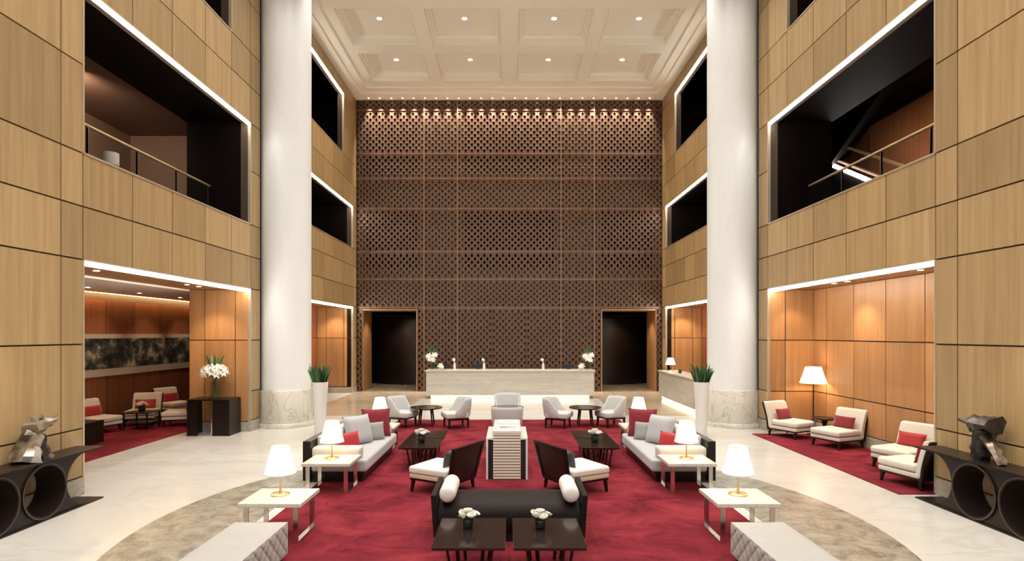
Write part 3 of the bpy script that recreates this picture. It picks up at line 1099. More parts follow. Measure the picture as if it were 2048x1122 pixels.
# ------------------------------------------------------------------ tufted benches
def tufted_bench(loc, label):
    t_ = empty('tufted_bench', loc, 0, label, 'bench', 'tufted benches in the foreground')
    hx, hy, z0, z1 = 0.29, 0.78, 0.08, 0.42
    mb = MB()

    def q(u, v):
        a_ = abs(((u + v) / 0.17 + 0.5) % 1 - 0.5)
        c_ = abs(((u - v) / 0.17 + 0.5) % 1 - 0.5)
        d_ = min(a_, c_)
        e_ = max(a_, c_)
        return 0.022 * (1 - math.exp(-(d_ / 0.10) ** 2) * 0.55 - math.exp(-((a_ ** 2 + c_ ** 2) / 0.02)) * 0.45) - 0.012
    for sg in (-1, 1):
        mb.grid(lambda u, v, sg=sg: (sg * (hx + q(u * 2 * hy, v * (z1 - z0)) * min(1, 4 * u * (1 - u) * 9) * min(1, 4 * v * (1 - v) * 3)), -hy + u * 2 * hy, z0 + v * (z1 - z0)), 120, 28)
        mb.grid(lambda u, v, sg=sg: (-hx + u * 2 * hx, sg * (hy + q(u * 2 * hx, v * (z1 - z0)) * min(1, 4 * u * (1 - u) * 5) * min(1, 4 * v * (1 - v) * 3)), z0 + v * (z1 - z0)), 46, 28)
    mb.build('tufted_sides', 'tuft_fabric', t_, ang=70)
    tp = MB()
    tp.grid(lambda u, v: (-hx + u * 2 * hx, -hy + v * 2 * hy, z1 + 0.018 * (1 - (2 * u - 1) ** 6) * (1 - (2 * v - 1) ** 10) - 0.003 * math.cos(v * 2 * PI * 6) * (1 - (2 * u - 1) ** 2)), 16, 60)
    tp.build('seat_top', 'tuft_fabric', t_, ang=70)
    box_obj('underside', 'black', -hx + 0.01, hx - 0.01, -hy + 0.01, hy - 0.01, z0 - 0.01, z0 + 0.02, t_)
    for sx in (-1, 1):
        for sy in (-1, 1):
            MB().taper((sx * 0.23, sy * 0.70, 0), (0.018, 0.018), (sx * 0.23, sy * 0.70, z0), (0.026, 0.026)).build('leg', 'dark_wood', t_)
    return t_


tb = tufted_bench((-2.72, 5.53, CP), 'pale grey tufted bench at the bottom left corner of the carpet')
clone(tb, (2.72, 5.53, CP), 0, 'pale grey tufted bench at the bottom right corner of the carpet')


# ------------------------------------------------------------------ dark coffee tables
def coffee_table(loc, label, w_=0.71, d_=0.88, rz=0):
    t_ = empty('coffee_table', loc, rz, label, 'coffee table', 'dark veneer coffee tables')
    box_obj('table_top', 'table_veneer', -w_ / 2, w_ / 2, -d_ / 2, d_ / 2, 0.385, 0.42, t_, 0.005)
    for s_ in (-1, 1):
        box_obj('edge_strip', 'ring_rim', s_ * w_ / 2, s_ * (w_ / 2 + 0.004), -d_ / 2, d_ / 2, 0.41, 0.422, t_)
        box_obj('edge_strip', 'ring_rim', -w_ / 2, w_ / 2, s_ * d_ / 2, s_ * (d_ / 2 + 0.004), 0.41, 0.422, t_)
    for y in (-d_ / 2 + 0.08, d_ / 2 - 0.08):
        for x in (-0.22, -0.12, 0.14, 0.23):
            MB().sbar((x * 0.72, y * 0.92, 0.006), (x, y, 0.386), 0.012, 0.012).build('leg', 'dark_wood', t_)
    box_obj('apron', 'dark_wood', -w_ / 2 + 0.06, w_ / 2 - 0.06, -d_ / 2 + 0.06, d_ / 2 - 0.06, 0.365, 0.385, t_)
    return t_


ct = coffee_table((-0.395, 6.0, CP), 'dark coffee table in front of the daybed, left of the pair')
clone(ct, (0.395, 6.0, CP), 0, 'dark coffee table in front of the daybed, right of the pair')
for s, txt in ((-1, 'left'), (1, 'right')):
    clone(ct, (s * 1.66, 10.9, CP), 0, 'dark coffee table before the %s sofa carrying white flowers' % txt)
    clone(ct, (s * 1.66, 11.84, CP), 0, 'dark coffee table before the %s sofa, far one without flowers' % txt)


# ------------------------------------------------------------------ flowers
def rose_mesh():
    mb = MB()
    for L, (r, h, n_, tl) in enumerate(((0.012, 0.036, 3, 0.15), (0.022, 0.034, 4, 0.35), (0.032, 0.030, 5, 0.6))):
        for k in range(n_):
            a0 = 2 * PI * k / n_ + L * 0.6

            def fn(u, v, r=r, h=h, a0=a0, n_=n_, tl=tl):
                an = a0 + (u - 0.5) * 2 * PI / n_ * 1.35
                rr = r * (0.35 + 0.65 * math.sin(v * PI * 0.62)) + tl * 0.012 * v * v
                z = h * (v ** 0.8) * (1 - 0.25 * (2 * u - 1) ** 2 * v)
                return (rr * math.cos(an), rr * math.sin(an), z)
            mb.grid(fn, 5, 5)
    return mb


ROSE = rose_mesh().mesh('rose', 'petal', True, 80)


def leaf_blade(mb, base, direction, length, width, bend=0.3, n_=7):
    d_ = Vector(direction).normalized()
    side = d_.cross(Vector((0, 0, 1)))
    if side.length < 1e-3:
        side = Vector((1, 0, 0))
    side.normalize()
    out = Vector((d_.x, d_.y, 0))

    def fn(u, v):
        t_ = v
        p = Vector(base) + d_ * length * t_ + out * bend * length * t_ * t_ - Vector((0, 0, 1)) * bend * 0.4 * length * t_ * t_
        wd = width * (math.sin(PI * min(1, 0.12 + t_ * 0.88)) ** 0.7)
        return tuple(p + side * (u - 0.5) * wd + Vector((0, 0, 1)) * abs(u - 0.5) * wd * 0.3)
    mb.grid(fn, 3, n_)
    return mb


def rose_bowl(loc, label, s=1.0, seed=1):
    rd = random.Random(seed)
    t_ = empty('rose_bowl', loc, 0, label, 'flowers', 'white rose bowls on the coffee tables')
    t_.scale = (s, s, s)
    MB().lathe([(0.035, 0.0), (0.055, 0.012), (0.066, 0.05), (0.058, 0.095), (0.054, 0.095), (0.06, 0.05), (0.045, 0.015)], 24).build('bowl', 'dark_glass', t_)
    lf = MB()
    for k in range(9):
        a_ = 2 * PI * k / 9 + rd.random()
        leaf_blade(lf, (0.02 * math.cos(a_), 0.02 * math.sin(a_), 0.08), (math.cos(a_), math.sin(a_), 0.8), 0.10, 0.035)
    lf.build('leaves', 'leaf_dark', t_)
    for k in range(6):
        a_ = 2 * PI * k / 5 + 0.4 * rd.random()
        rr = 0.0 if k == 5 else 0.072
        p = Vector((rr * math.cos(a_), rr * math.sin(a_), 0.115 + (0.045 if k == 5 else 0.02 * rd.random())))
        MB().bar((p.x * 0.3, p.y * 0.3, 0.03), p, 0.003, n=6).build('stem', 'stem_green', t_)
        o = bpy.data.objects.new('rose', ROSE)
        C.objects.link(o)
        o.parent = t_
        o.location = p
        o.scale = (1.3, 1.3, 1.3)
        o.rotation_euler = (0.45 * math.sin(a_) * -1 if rr else 0, 0.45 * math.cos(a_) if rr else 0, a_)
    return t_


rose_bowl((-0.44, 6.13, CP + 0.421), 'white roses in a dark bowl on the near left coffee table', 1.0, 1)
rose_bowl((0.33, 6.11, CP + 0.421), 'white roses in a dark bowl on the near right coffee table', 1.0, 2)
rose_bowl((-1.68, 11.0, CP + 0.421), 'white roses in a dark bowl before the left sofa', 1.25, 3)
rose_bowl((1.64, 11.0, CP + 0.421), 'white roses in a dark bowl before the right sofa', 1.25, 4)


def lily_mesh():
    mb = MB()
    for k in range(6):
        a0 = 2 * PI * k / 6
        ln = 0.10 if k % 2 else 0.095

        def fn(u, v, a0=a0, ln=ln):
            rr = 0.006 + ln * (0.25 * v + 0.75 * v ** 2.2)
            z = ln * (0.95 * v - 0.45 * v ** 3)
            wd = 0.045 * math.sin(PI * (0.1 + 0.88 * v)) ** 0.8
            x, y = rr, (u - 0.5) * wd
            return (x * math.cos(a0) - y * math.sin(a0), x * math.sin(a0) + y * math.cos(a0), z + abs(u - 0.5) * wd * 0.35)
        mb.grid(fn, 5, 7)
    return mb


LILY = lily_mesh().mesh('lily', 'petal', True, 80)

# lilies in a tall glass cylinder on the dark console
t_ = empty('lily_vase', (-7.36, 14.36, 0.902), 0, 'tall glass vase of white lilies on the dark console', 'flowers')
MB().lathe([(0.12, 0.0), (0.12, 0.42), (0.112, 0.42), (0.112, 0.012)], 32).build('vase', 'clear_glass', t_)
st = MB()
rd = random.Random(5)
tips = []
for k in range(34):
    a_ = k * 2.39996
    f_ = (k + 0.5) / 34
    el = math.acos(1 - f_ * 1.18)
    rr = 0.27
    p = Vector((rr * math.sin(el) * math.cos(a_) * 1.1, rr * math.sin(el) * math.sin(a_), 0.63 + rr * math.cos(el) * 0.72))
    tips.append((p, Vector((math.sin(el) * math.cos(a_), math.sin(el) * math.sin(a_), math.cos(el)))))
    if k % 2 == 0:
        st.bar((0.06 * math.cos(k), 0.06 * math.sin(k), 0.02), (p.x * 0.2, p.y * 0.2, 0.5), 0.006, n=5)
        st.bar((p.x * 0.2, p.y * 0.2, 0.5), p, 0.005, n=5)
st.build('stems', 'stem_green', t_)
for p, d_ in tips:
    o = bpy.data.objects.new('lily', LILY)
    C.objects.link(o)
    o.parent = t_
    o.location = p - d_ * 0.05
    o.rotation_euler = d_.to_track_quat('Z', 'Y').to_euler()
    o.scale = (1.25, 1.25, 1.25)
for k in range(16):
    a_ = 2 * PI * k / 16 + rd.random() * 0.4
    up = 1.5 if k % 2 else 0.45
    lf = leaf_blade(MB(), (0.05 * math.cos(a_), 0.05 * math.sin(a_), 0.62 if up > 1 else 0.55), (math.cos(a_) * 0.5, math.sin(a_) * 0.5, up), 0.56 if up > 1 else 0.34, 0.07, 0.25)
    lf.build('leaf', 'leaf_green', t_)

# white orchids with tall greenery at both ends of the reception counter
for s, txt in ((-1, 'left'), (1, 'right')):
    t_ = empty('orchid_vase', (0.03 + s * 3.02, 22.45, 1.101), 0, 'white flowers and tall greenery on the %s end of reception counter' % txt, 'flowers')
    MB().lathe([(0.075, 0.0), (0.085, 0.02), (0.085, 0.34), (0.078, 0.34), (0.078, 0.02)], 24).build('vase', 'clear_glass', t_)
    for k in range(10):
        a_ = 2 * PI * k / 10
        leaf_blade(MB(), (0.03 * math.cos(a_), 0.03 * math.sin(a_), 0.05), (0.16 * math.cos(a_), 0.16 * math.sin(a_), 1), 0.75 + 0.35 * ((k * 7) % 10) / 10, 0.07, 0.1).build('leaf', 'leaf_green', t_)
    pts = [(s * 0.02 + 0.17 * math.cos(k * 2.4) * math.sqrt(k / 12), -0.1 + 0.12 * math.sin(k * 2.4) * math.sqrt(k / 12), 0.50 + 0.11 * math.sin(k * 1.7)) for k in range(12)]
    pts += [(-s * 0.26 + 0.04 * k, -0.1, 0.14 + 0.05 * (k % 2)) for k in range(3)]
    for k, p in enumerate(pts):
        MB().bar((0, 0, 0.05), p, 0.005, n=5).build('stem', 'stem_green', t_)
        o = bpy.data.objects.new('orchid', LILY)
        C.objects.link(o)
        o.parent = t_
        o.location = (p[0], p[1], p[2] - 0.03)
        d_ = Vector((p[0] * 2, -0.8, 0.5))
        o.rotation_euler = d_.to_track_quat('Z', 'Y').to_euler()
        o.scale = (1.2, 1.2, 1.2)

# small things on the reception counter
for k, (x, lb) in enumerate(((-2.13, 'small white counter lamp near the left flowers on reception'),
                             (-0.98, 'small white counter lamp left of centre on reception'),
                             (1.32, 'small white counter lamp right of centre on reception'))):
    t_ = empty('counter_lamp', (x, 22.4, 1.101), 0, lb, 'lamp', 'small counter lamps')
    MB().lathe([(0.075, 0.0), (0.07, 0.02), (0.055, 0.03), (0.05, 0.20), (0.03, 0.27)], 18).build('body', 'white_gloss', t_)
    q = MB()
    q.bar((0, 0, 0.26), (-0.02, 0, 0.36), 0.02, 0.018)
    q.build('neck', 'white_gloss', t_)
    MB().lathe([(0.02, -0.07), (0.062, -0.04), (0.07, 0.0), (0.055, 0.045), (0.01, 0.065)], 18).build('head', 'white_gloss', t_, loc=(-0.03, 0, 0.40))
    if k:
        MB().lathe([(0.075, 0.0), (0.085, 0.05), (0.06, 0.10)], 18).build('cap', 'black', t_, loc=(0.05, 0.02, 0.42))
for k, (x, lb) in enumerate(((-2.6, 'dark monitor behind the counter beside the left flowers'), (-1.25, 'dark monitor behind the counter, left of centre'),
                             (2.35, 'dark monitor behind the counter beside the right flowers'))):
    t_ = empty('monitor', (x, 22.95, 1.101), 0, lb, 'monitor', 'monitors on the reception counter')
    box_obj('screen', 'screen_glass', -0.24, 0.24, -0.015, 0.015, 0.02, 0.2, t_, 0.004)
    box_obj('stand', 'black', -0.06, 0.06, -0.05, 0.05, 0.0, 0.02, t_)
t_ = empty('potted_plant', (6.12, 20.6, 1.101), 0, 'little green plant on the concierge desk', 'plant')
MB().lathe([(0.05, 0.0), (0.07, 0.08), (0.06, 0.08)], 16).build('pot', 'dark_glass', t_)
for k in range(9):
    a_ = 2 * PI * k / 9
    leaf_blade(MB(), (0, 0, 0.07), (math.cos(a_), math.sin(a_), 0.9), 0.13, 0.05).build('leaf', 'leaf_green', t_)


# ------------------------------------------------------------------ white planters with snake plants
def planter(loc, label, seed):
    t_ = empty('planter', loc, 0, label, 'planter', 'tall white planters')
    MB().lathe([(0.10, 0.0), (0.118, 0.03), (0.185, 1.28), (0.195, 1.33), (0.18, 1.33), (0.172, 1.24)], 40).build('pot', 'white_gloss', t_)
    MB().lathe([(0.172, 1.22), (0.172, 1.25)], 24).build('soil', 'soil', t_)
    rd_ = random.Random(seed)
    for k in range(40):
        a_ = k * 2.39996
        rr = 0.15 * math.sqrt(k / 40)
        tl = 0.04 + 0.24 * k / 40
        mb = MB()
        base = Vector((rr * math.cos(a_), rr * math.sin(a_), 1.24))
        ln = 0.36 + 0.18 * rd_.random()
        d_ = Vector((tl * math.cos(a_), tl * math.sin(a_), 1)).normalized()
        sd = Vector((-math.sin(a_ + rd_.random()), math.cos(a_ + rd_.random()), 0)).normalized()
        th = d_.cross(sd) * 0.008
        prof = [(0, 0.022), (0.3, 0.033), (0.7, 0.028), (0.9, 0.014), (1.0, 0.001)]
        vs, fs = [], []
        for t2, wd in prof:
            c_ = base + d_ * ln * t2 + Vector((math.cos(a_), math.sin(a_), 0)) * 0.05 * t2 * t2
            vs += [tuple(c_ - sd * wd), tuple(c_ + th), tuple(c_ + sd * wd), tuple(c_ - th)]
        for q in range(4):
            for i in range(4):
                j = (i + 1) % 4
                fs.append((q * 4 + i, q * 4 + j, q * 4 + 4 + j, q * 4 + 4 + i))
        mb.add(vs, fs)
        mb.build('leaf', 'leaf_dark' if k % 3 else 'leaf_green', t_)
    return t_


planter((-4.62, 14.05, 0), 'tall white planter with spiky green leaves by the left column', 1)
planter((4.70, 14.05, 0), 'tall white planter with spiky green leaves by the right column', 2)

# ------------------------------------------------------------------ daybed with bolsters
t_ = empty('daybed', (0, 7.2, CP), 0, 'dark brown velvet backless daybed behind the front coffee tables', 'daybed')
prof = [(-0.31, 0.10), (-0.35, 0.16), (-0.365, 0.25), (-0.36, 0.34), (-0.32, 0.41), (-0.25, 0.45), (-0.12, 0.472), (0.08, 0.478), (0.26, 0.465), (0.34, 0.43), (0.365, 0.36), (0.36, 0.10)]
MB().prism(prof, 'x', -0.845, 0.845).build('seat', 'velvet', t_, ang=50)
for s in (-1, 1):
    ar = MB()
    ar.add([(s * 0.845, -0.37, 0.05), (s * 0.90, -0.37, 0.05), (s * 0.90, 0.38, 0.05), (s * 0.845, 0.38, 0.05),
            (s * 0.865, -0.38, 0.57), (s * 0.935, -0.38, 0.57), (s * 0.935, 0.40, 0.60), (s * 0.865, 0.40, 0.60)],
           [(3, 2, 1, 0), (4, 5, 6, 7), (0, 1, 5, 4), (1, 2, 6, 5), (2, 3, 7, 6), (3, 0, 4, 7)])
    ar.build('arm_panel', 'velvet', t_, 0.012)
box_obj('plinth', 'dark_wood', -0.84, 0.84, -0.31, 0.33, 0.0, 0.10, t_)
for s, txt in ((-1, 'left'), (1, 'right')):
    bl = MB().lathe([(0.02, -0.325), (0.07, -0.32), (0.096, -0.29), (0.1, -0.25), (0.1, 0.25), (0.096, 0.29), (0.07, 0.32), (0.02, 0.325)], 28)
    o = bl.build('bolster', 'white_fabric', None, ang=60)
    o.location = (s * 0.735, 7.12, CP + 0.578)
    o.rotation_euler = (R(90), 0, 0)
    tag(o, 'white bolster on the %s end of the dark daybed' % txt, 'bolster', 'bolsters on the daybed')


# ------------------------------------------------------------------ chairs (front is local -Y)
def chair_legs(t_, hx, hy, h, mat, top=0.026, bot=0.016, splay=0.02):
    for sx in (-1, 1):
        for sy in (-1, 1):
            MB().taper((sx * (hx + splay), sy * (hy + splay), 0), (bot, bot), (sx * hx, sy * hy, h), (top, top)).build('leg', mat, t_)


def lounge_chair(loc, rz, label):
    t_ = empty('lounge_chair', loc, rz, label, 'armchair', 'dark backed lounge chairs')
    chair_legs(t_, 0.33, 0.33, 0.20, 'dark_wood')
    box_obj('seat_rail', 'dark_wood', -0.37, 0.37, -0.37, 0.37, 0.19, 0.22, t_)
    box_obj('seat_base', 'beige_fabric', -0.375, 0.375, -0.38, 0.34, 0.22, 0.285, t_, 0.012)
    box_obj('seat_cushion', 'white_fabric', -0.38, 0.38, -0.40, 0.33, 0.285, 0.405, t_, 0.04, 4)
    # back: flared frame leaning backwards
    def bp_(x, z, off):
        k = (z - 0.16) / 0.60
        return (x * (0.90 + 0.16 * k), 0.36 + 0.14 * k + off, z)
    fr = MB()
    for (xa, xb, za, zb) in ((-0.40, -0.35, 0.16, 0.76), (0.35, 0.40, 0.16, 0.76), (-0.35, 0.35, 0.71, 0.76), (-0.35, 0.35, 0.16, 0.22)):
        vs = [bp_(xa, za, -0.03), bp_(xb, za, -0.03), bp_(xb, za, 0.03), bp_(xa, za, 0.03), bp_(xa, zb, -0.03), bp_(xb, zb, -0.03), bp_(xb, zb, 0.03), bp_(xa, zb, 0.03)]
        fr.add(vs, [(3, 2, 1, 0), (4, 5, 6, 7), (0, 1, 5, 4), (1, 2, 6, 5), (2, 3, 7, 6), (3, 0, 4, 7)])
    fr.build('back_frame', 'dark_wood', t_, smooth=False)
    pn = MB()
    vs = [bp_(-0.35, 0.22, -0.015), bp_(0.35, 0.22, -0.015), bp_(0.35, 0.22, 0.018), bp_(-0.35, 0.22, 0.018), bp_(-0.35, 0.71, -0.015), bp_(0.35, 0.71, -0.015), bp_(0.35, 0.71, 0.018), bp_(-0.35, 0.71, 0.018)]
    pn.add(vs, [(3, 2, 1, 0), (4, 5, 6, 7), (0, 1, 5, 4), (1, 2, 6, 5), (2, 3, 7, 6), (3, 0, 4, 7)])
    pn.build('back_panel', 'leather', t_)
    return t_


dl = face_dir(-0.87, 0.49)
lc = lounge_chair((-1.06, 9.2, CP), dl, 'dark leather backed lounge chair turned to the left sofa')
clone(lc, (1.06, 9.2, CP), face_dir(0.87, 0.49), 'dark leather backed lounge chair turned to the right sofa')
for s, txt in ((-1, 'left'), (1, 'right')):
    fx, fy = s * 0.87, 0.49
    pillow('pillow', 'charcoal_fabric', 0.46, 0.26, 0.11, (s * 1.06 - fx * 0.16, 9.2 - fy * 0.16, CP + 0.407), face_dir(fx, fy), -R(12), 'charcoal lumbar pillow on the %s lounge chair' % txt, 'charcoal lumbar pillows')


def slipper_chair(loc, rz, label):
    t_ = empty('slipper_chair', loc, rz, label, 'chair', 'cream slipper chairs with dark backs')
    chair_legs(t_, 0.31, 0.34, 0.17, 'dark_wood')
    box_obj('seat_rail', 'dark_wood', -0.35, 0.35, -0.38, 0.36, 0.155, 0.185, t_)
    box_obj('seat_base', 'cream_fabric', -0.36, 0.36, -0.40, 0.34, 0.185, 0.26, t_, 0.015, 3)
    box_obj('seat_cushion', 'cream_fabric', -0.365, 0.365, -0.42, 0.28, 0.268, 0.40, t_, 0.045, 4)
    # flared back: cream inside, dark shell outside
    def prof_(o0, o1):
        pts = []
        for k in range(9):
            z = 0.20 + 0.60 * k / 8
            pts.append((0.27 + 0.15 * (k / 8) ** 1.6 + o0, z))
        for k in reversed(range(9)):
            z = 0.20 + 0.60 * k / 8
            pts.append((0.27 + 0.15 * (k / 8) ** 1.6 + o1, z + (0.02 if k == 8 else 0)))
        return pts
    MB().prism(prof_(0.0, 0.10), 'x', -0.355, 0.355).build('back_cushion', 'cream_fabric', t_, 0.02, 3, ang=50)
    MB().prism([(y, z - 0.05 if z < 0.3 else z - 0.02) for y, z in prof_(0.095, 0.125)], 'x', -0.365, 0.365).build('back_shell', 'dark_wood', t_, ang=50)
    return t_


CH = [((6.84, 13.95), (0.45, -0.89), 'cream slipper chair nearest the right column in the niche', 'burgundy'),
      ((7.26, 12.72), (-0.93, -0.37), 'cream slipper chair just in front of the floor lamp table', 'burgundy'),
      ((7.28, 10.60), (-0.93, -0.37), 'cream slipper chair half hidden at the near end of the niche', 'red_silk'),
      ((6.74, 9.52), (-0.25, 0.97), 'cream slipper chair with its dark back beside the ring console', 'burgundy'),
      ((-10.45, 14.6), (0.95, -0.3), 'cream slipper chair at the left edge of the side room', 'red_silk'),
      ((-10.15, 15.95), (0.30, -0.95), 'cream slipper chair facing out beneath the long painting', 'red_silk'),
      ((-10.33, 17.75), (0.90, -0.42), 'cream slipper chair deep in the side room', 'red_silk'),
      ((-8.98, 15.75), (-0.95, -0.3), 'cream slipper chair partly hidden by the side room pier', 'red_silk')]
proto = None
for (x, y), (dx, dy), lb, pm in CH:
    rz = face_dir(dx, dy)
    if proto is None:
        proto = slipper_chair((x, y, CP), rz, lb)
    else:
        clone(proto, (x, y, CP), rz, lb)
    L_ = math.hypot(dx, dy)
    ux, uy = dx / L_, dy / L_
    pillow('pillow', pm, 0.52, 0.26, 0.12, (x - ux * 0.17, y - uy * 0.17, CP + 0.402), rz, -R(16), 'red lumbar pillow on the ' + lb.replace('cream slipper chair', 'chair').replace('slipper chair', 'chair'), 'red lumbar pillows on slipper chairs')


def tub_chair(loc, rz, label):
    t_ = empty('tub_chair', loc, rz, label, 'armchair', 'grey tub chairs at the round tables')
    chair_legs(t_, 0.25, 0.25, 0.24, 'dark_wood', 0.026, 0.018, 0.01)
    box_obj('seat_rail', 'dark_wood', -0.28, 0.28, -0.28, 0.28, 0.22, 0.26, t_)
    box_obj('seat', 'tub_fabric', -0.31, 0.31, -0.34, 0.27, 0.26, 0.41, t_, 0.04, 4)
    mb = MB()
    nu = 25

    def shell(u, v):
        # closed cross-section loop (v) swept round a U (u)
        a_ = R(-20 + 220 * u)
        up = min(1.0, 1.9 * math.sin(u * PI)) ** 1.5
        top = 0.48 + 0.31 * up
        ang = v * 2 * PI
        tk = 0.035
        out = math.cos(ang) * tk
        sv = math.sin(ang)
        zz_ = 0.27 + (top - 0.27) * (0.5 + 0.5 * (abs(sv) ** 0.45) * (1 if sv >= 0 else -1))
        lean = 0.06 * (zz_ - 0.27) / 0.5 * up
        rr = 0.31 + out + lean
        return (rr * math.cos(a_) * 1.02, rr * math.sin(a_) * 1.02 + 0.02, zz_)
    vs = [shell(i / (nu - 1), j / 12) for i in range(nu) for j in range(12)]
    fs = []
    for i in range(nu - 1):
        for j in range(12):
            k = (j + 1) % 12
            fs.append((i * 12 + j, i * 12 + k, (i + 1) * 12 + k, (i + 1) * 12 + j))
    fs.append(tuple(range(12)))
    fs.append(tuple(range((nu - 1) * 12, nu * 12)))
    mb.add(vs, fs)
    mb.build('back_shell', 'tub_fabric', t_, ang=70)
    return t_


def round_table(loc, label):
    t_ = empty('round_table', loc, 0, label, 'table', 'dark round tables by reception')
    MB().lathe([(0.40, 0.465), (0.435, 0.475), (0.44, 0.50), (0.435, 0.505)], 40).build('table_top', 'table_veneer', t_)
    for k in range(4):
        a_ = R(45 + 90 * k)
        MB().bar((0.27 * math.cos(a_), 0.27 * math.sin(a_), 0.005), (0.20 * math.cos(a_), 0.20 * math.sin(a_), 0.47), 0.017, 0.026).build('leg', 'dark_wood', t_)
    return t_


rt = round_table((-2.25, 15.6, CP), 'dark round table on the left, before the reception desk')
clone(rt, (-0.05, 15.6, CP), 0, 'dark round table in the middle behind the white display cabinet')
clone(rt, (2.06, 15.6, CP), 0, 'dark round table on the right, before the reception desk')
tu = tub_chair((-2.88, 15.5, CP), face_dir(0.9, -0.35), 'grey tub chair left of the left round table')
TC = [((-1.42, 15.35), (-0.9, -0.35), 'grey tub chair right of the left round table'),
      ((-0.05, 16.25), (0, -1), 'grey tub chair facing out behind the middle round table'),
      ((-0.05, 13.6), (0, 1), 'grey tub chair with its back turned before the middle round table'),
      ((1.30, 15.35), (0.9, -0.35), 'grey tub chair left of the right round table'),
      ((2.74, 15.5), (-0.9, -0.35), 'grey tub chair right of the right round table')]
for (x, y), (dx, dy), lb in TC:
    clone(tu, (x, y, CP), face_dir(dx, dy), lb)

# ------------------------------------------------------------------ white display cabinet with stacked slabs
t_ = empty('display_cabinet', (-0.04, 9.82, CP), 0, 'white cabinet with a ladder of cream slabs in the carpet centre', 'cabinet')
for s in (-1, 1):
    box_obj('side_panel', 'white_gloss', s * 0.355, s * 0.322, 0.0, 1.25, 0.0, 0.68, t_)
    box_obj('shoulder_top', 'white_gloss', s * 0.355, s * 0.235, 0.0, 1.25, 0.68, 0.705, t_)
    box_obj('dark_infill', 'black', s * 0.320, s * 0.238, 0.03, 1.2, 0.01, 0.678, t_)
NS = 16
for k in range(NS):
    z0 = 0.0 + k * 0.0495
    box_obj('slab', 'slat_cream', -0.235, 0.235, -0.03, 1.25, z0 + 0.014, z0 + 0.0495, t_, 0.003, 1)
box_obj('slab_core', 'joint_dark', -0.225, 0.225, 0.0, 1.22, 0.0, 0.79, t_)
box_obj('top_slab', 'white_gloss', -0.24, 0.24, -0.035, 1.26, 0.794, 0.835, t_, 0.004, 1)
t_ = empty('open_book', (-0.02, 10.12, CP + 0.836), 0, 'open book with pale grey and pink picture on white cabinet', 'book')
box_obj('cover', 'paper_white', -0.17, 0.17, -0.12, 0.12, 0.0, 0.012, t_)
m, nt, b = new_mat('book_print')
tc = N(nt, 'ShaderNodeTexCoord')
no = N(nt, 'ShaderNodeTexNoise')
no.inputs['Scale'].default_value = 9
cr = N(nt, 'ShaderNodeValToRGB')
cr.color_ramp.elements[0].position = 0.4
cr.color_ramp.elements[0].color = (0.16, 0.15, 0.16, 1)
cr.color_ramp.elements[1].position = 0.62
cr.color_ramp.elements[1].color = (0.66, 0.42, 0.44, 1)
nt.links.new(tc.outputs['Object'], no.inputs['Vector'])
nt.links.new(no.outputs[0], cr.inputs[0])
nt.links.new(cr.outputs[0], b.inputs['Base Color'])
plain('book_teal', (0.35, 0.50, 0.52), 0.5, var=0.3, vscale=8)
box_obj('page_picture', 'book_print', -0.155, 0.155, -0.105, 0.05, 0.012, 0.015, t_)
t_ = empty('picture_book', (-0.02, 10.62, CP + 0.836), 0, 'closed book with pale teal cover behind the open book', 'book')
box_obj('pages', 'paper_white', -0.16, 0.16, -0.17, 0.17, 0.003, 0.037, t_)
box_obj('front_cover', 'paper_white', -0.165, 0.165, -0.175, 0.175, 0.037, 0.041, t_)
box_obj('back_cover', 'paper_white', -0.165, 0.165, -0.175, 0.175, 0.0, 0.003, t_)
box_obj('cover_picture', 'book_teal', -0.13, 0.13, -0.12, 0.10, 0.041, 0.043, t_)


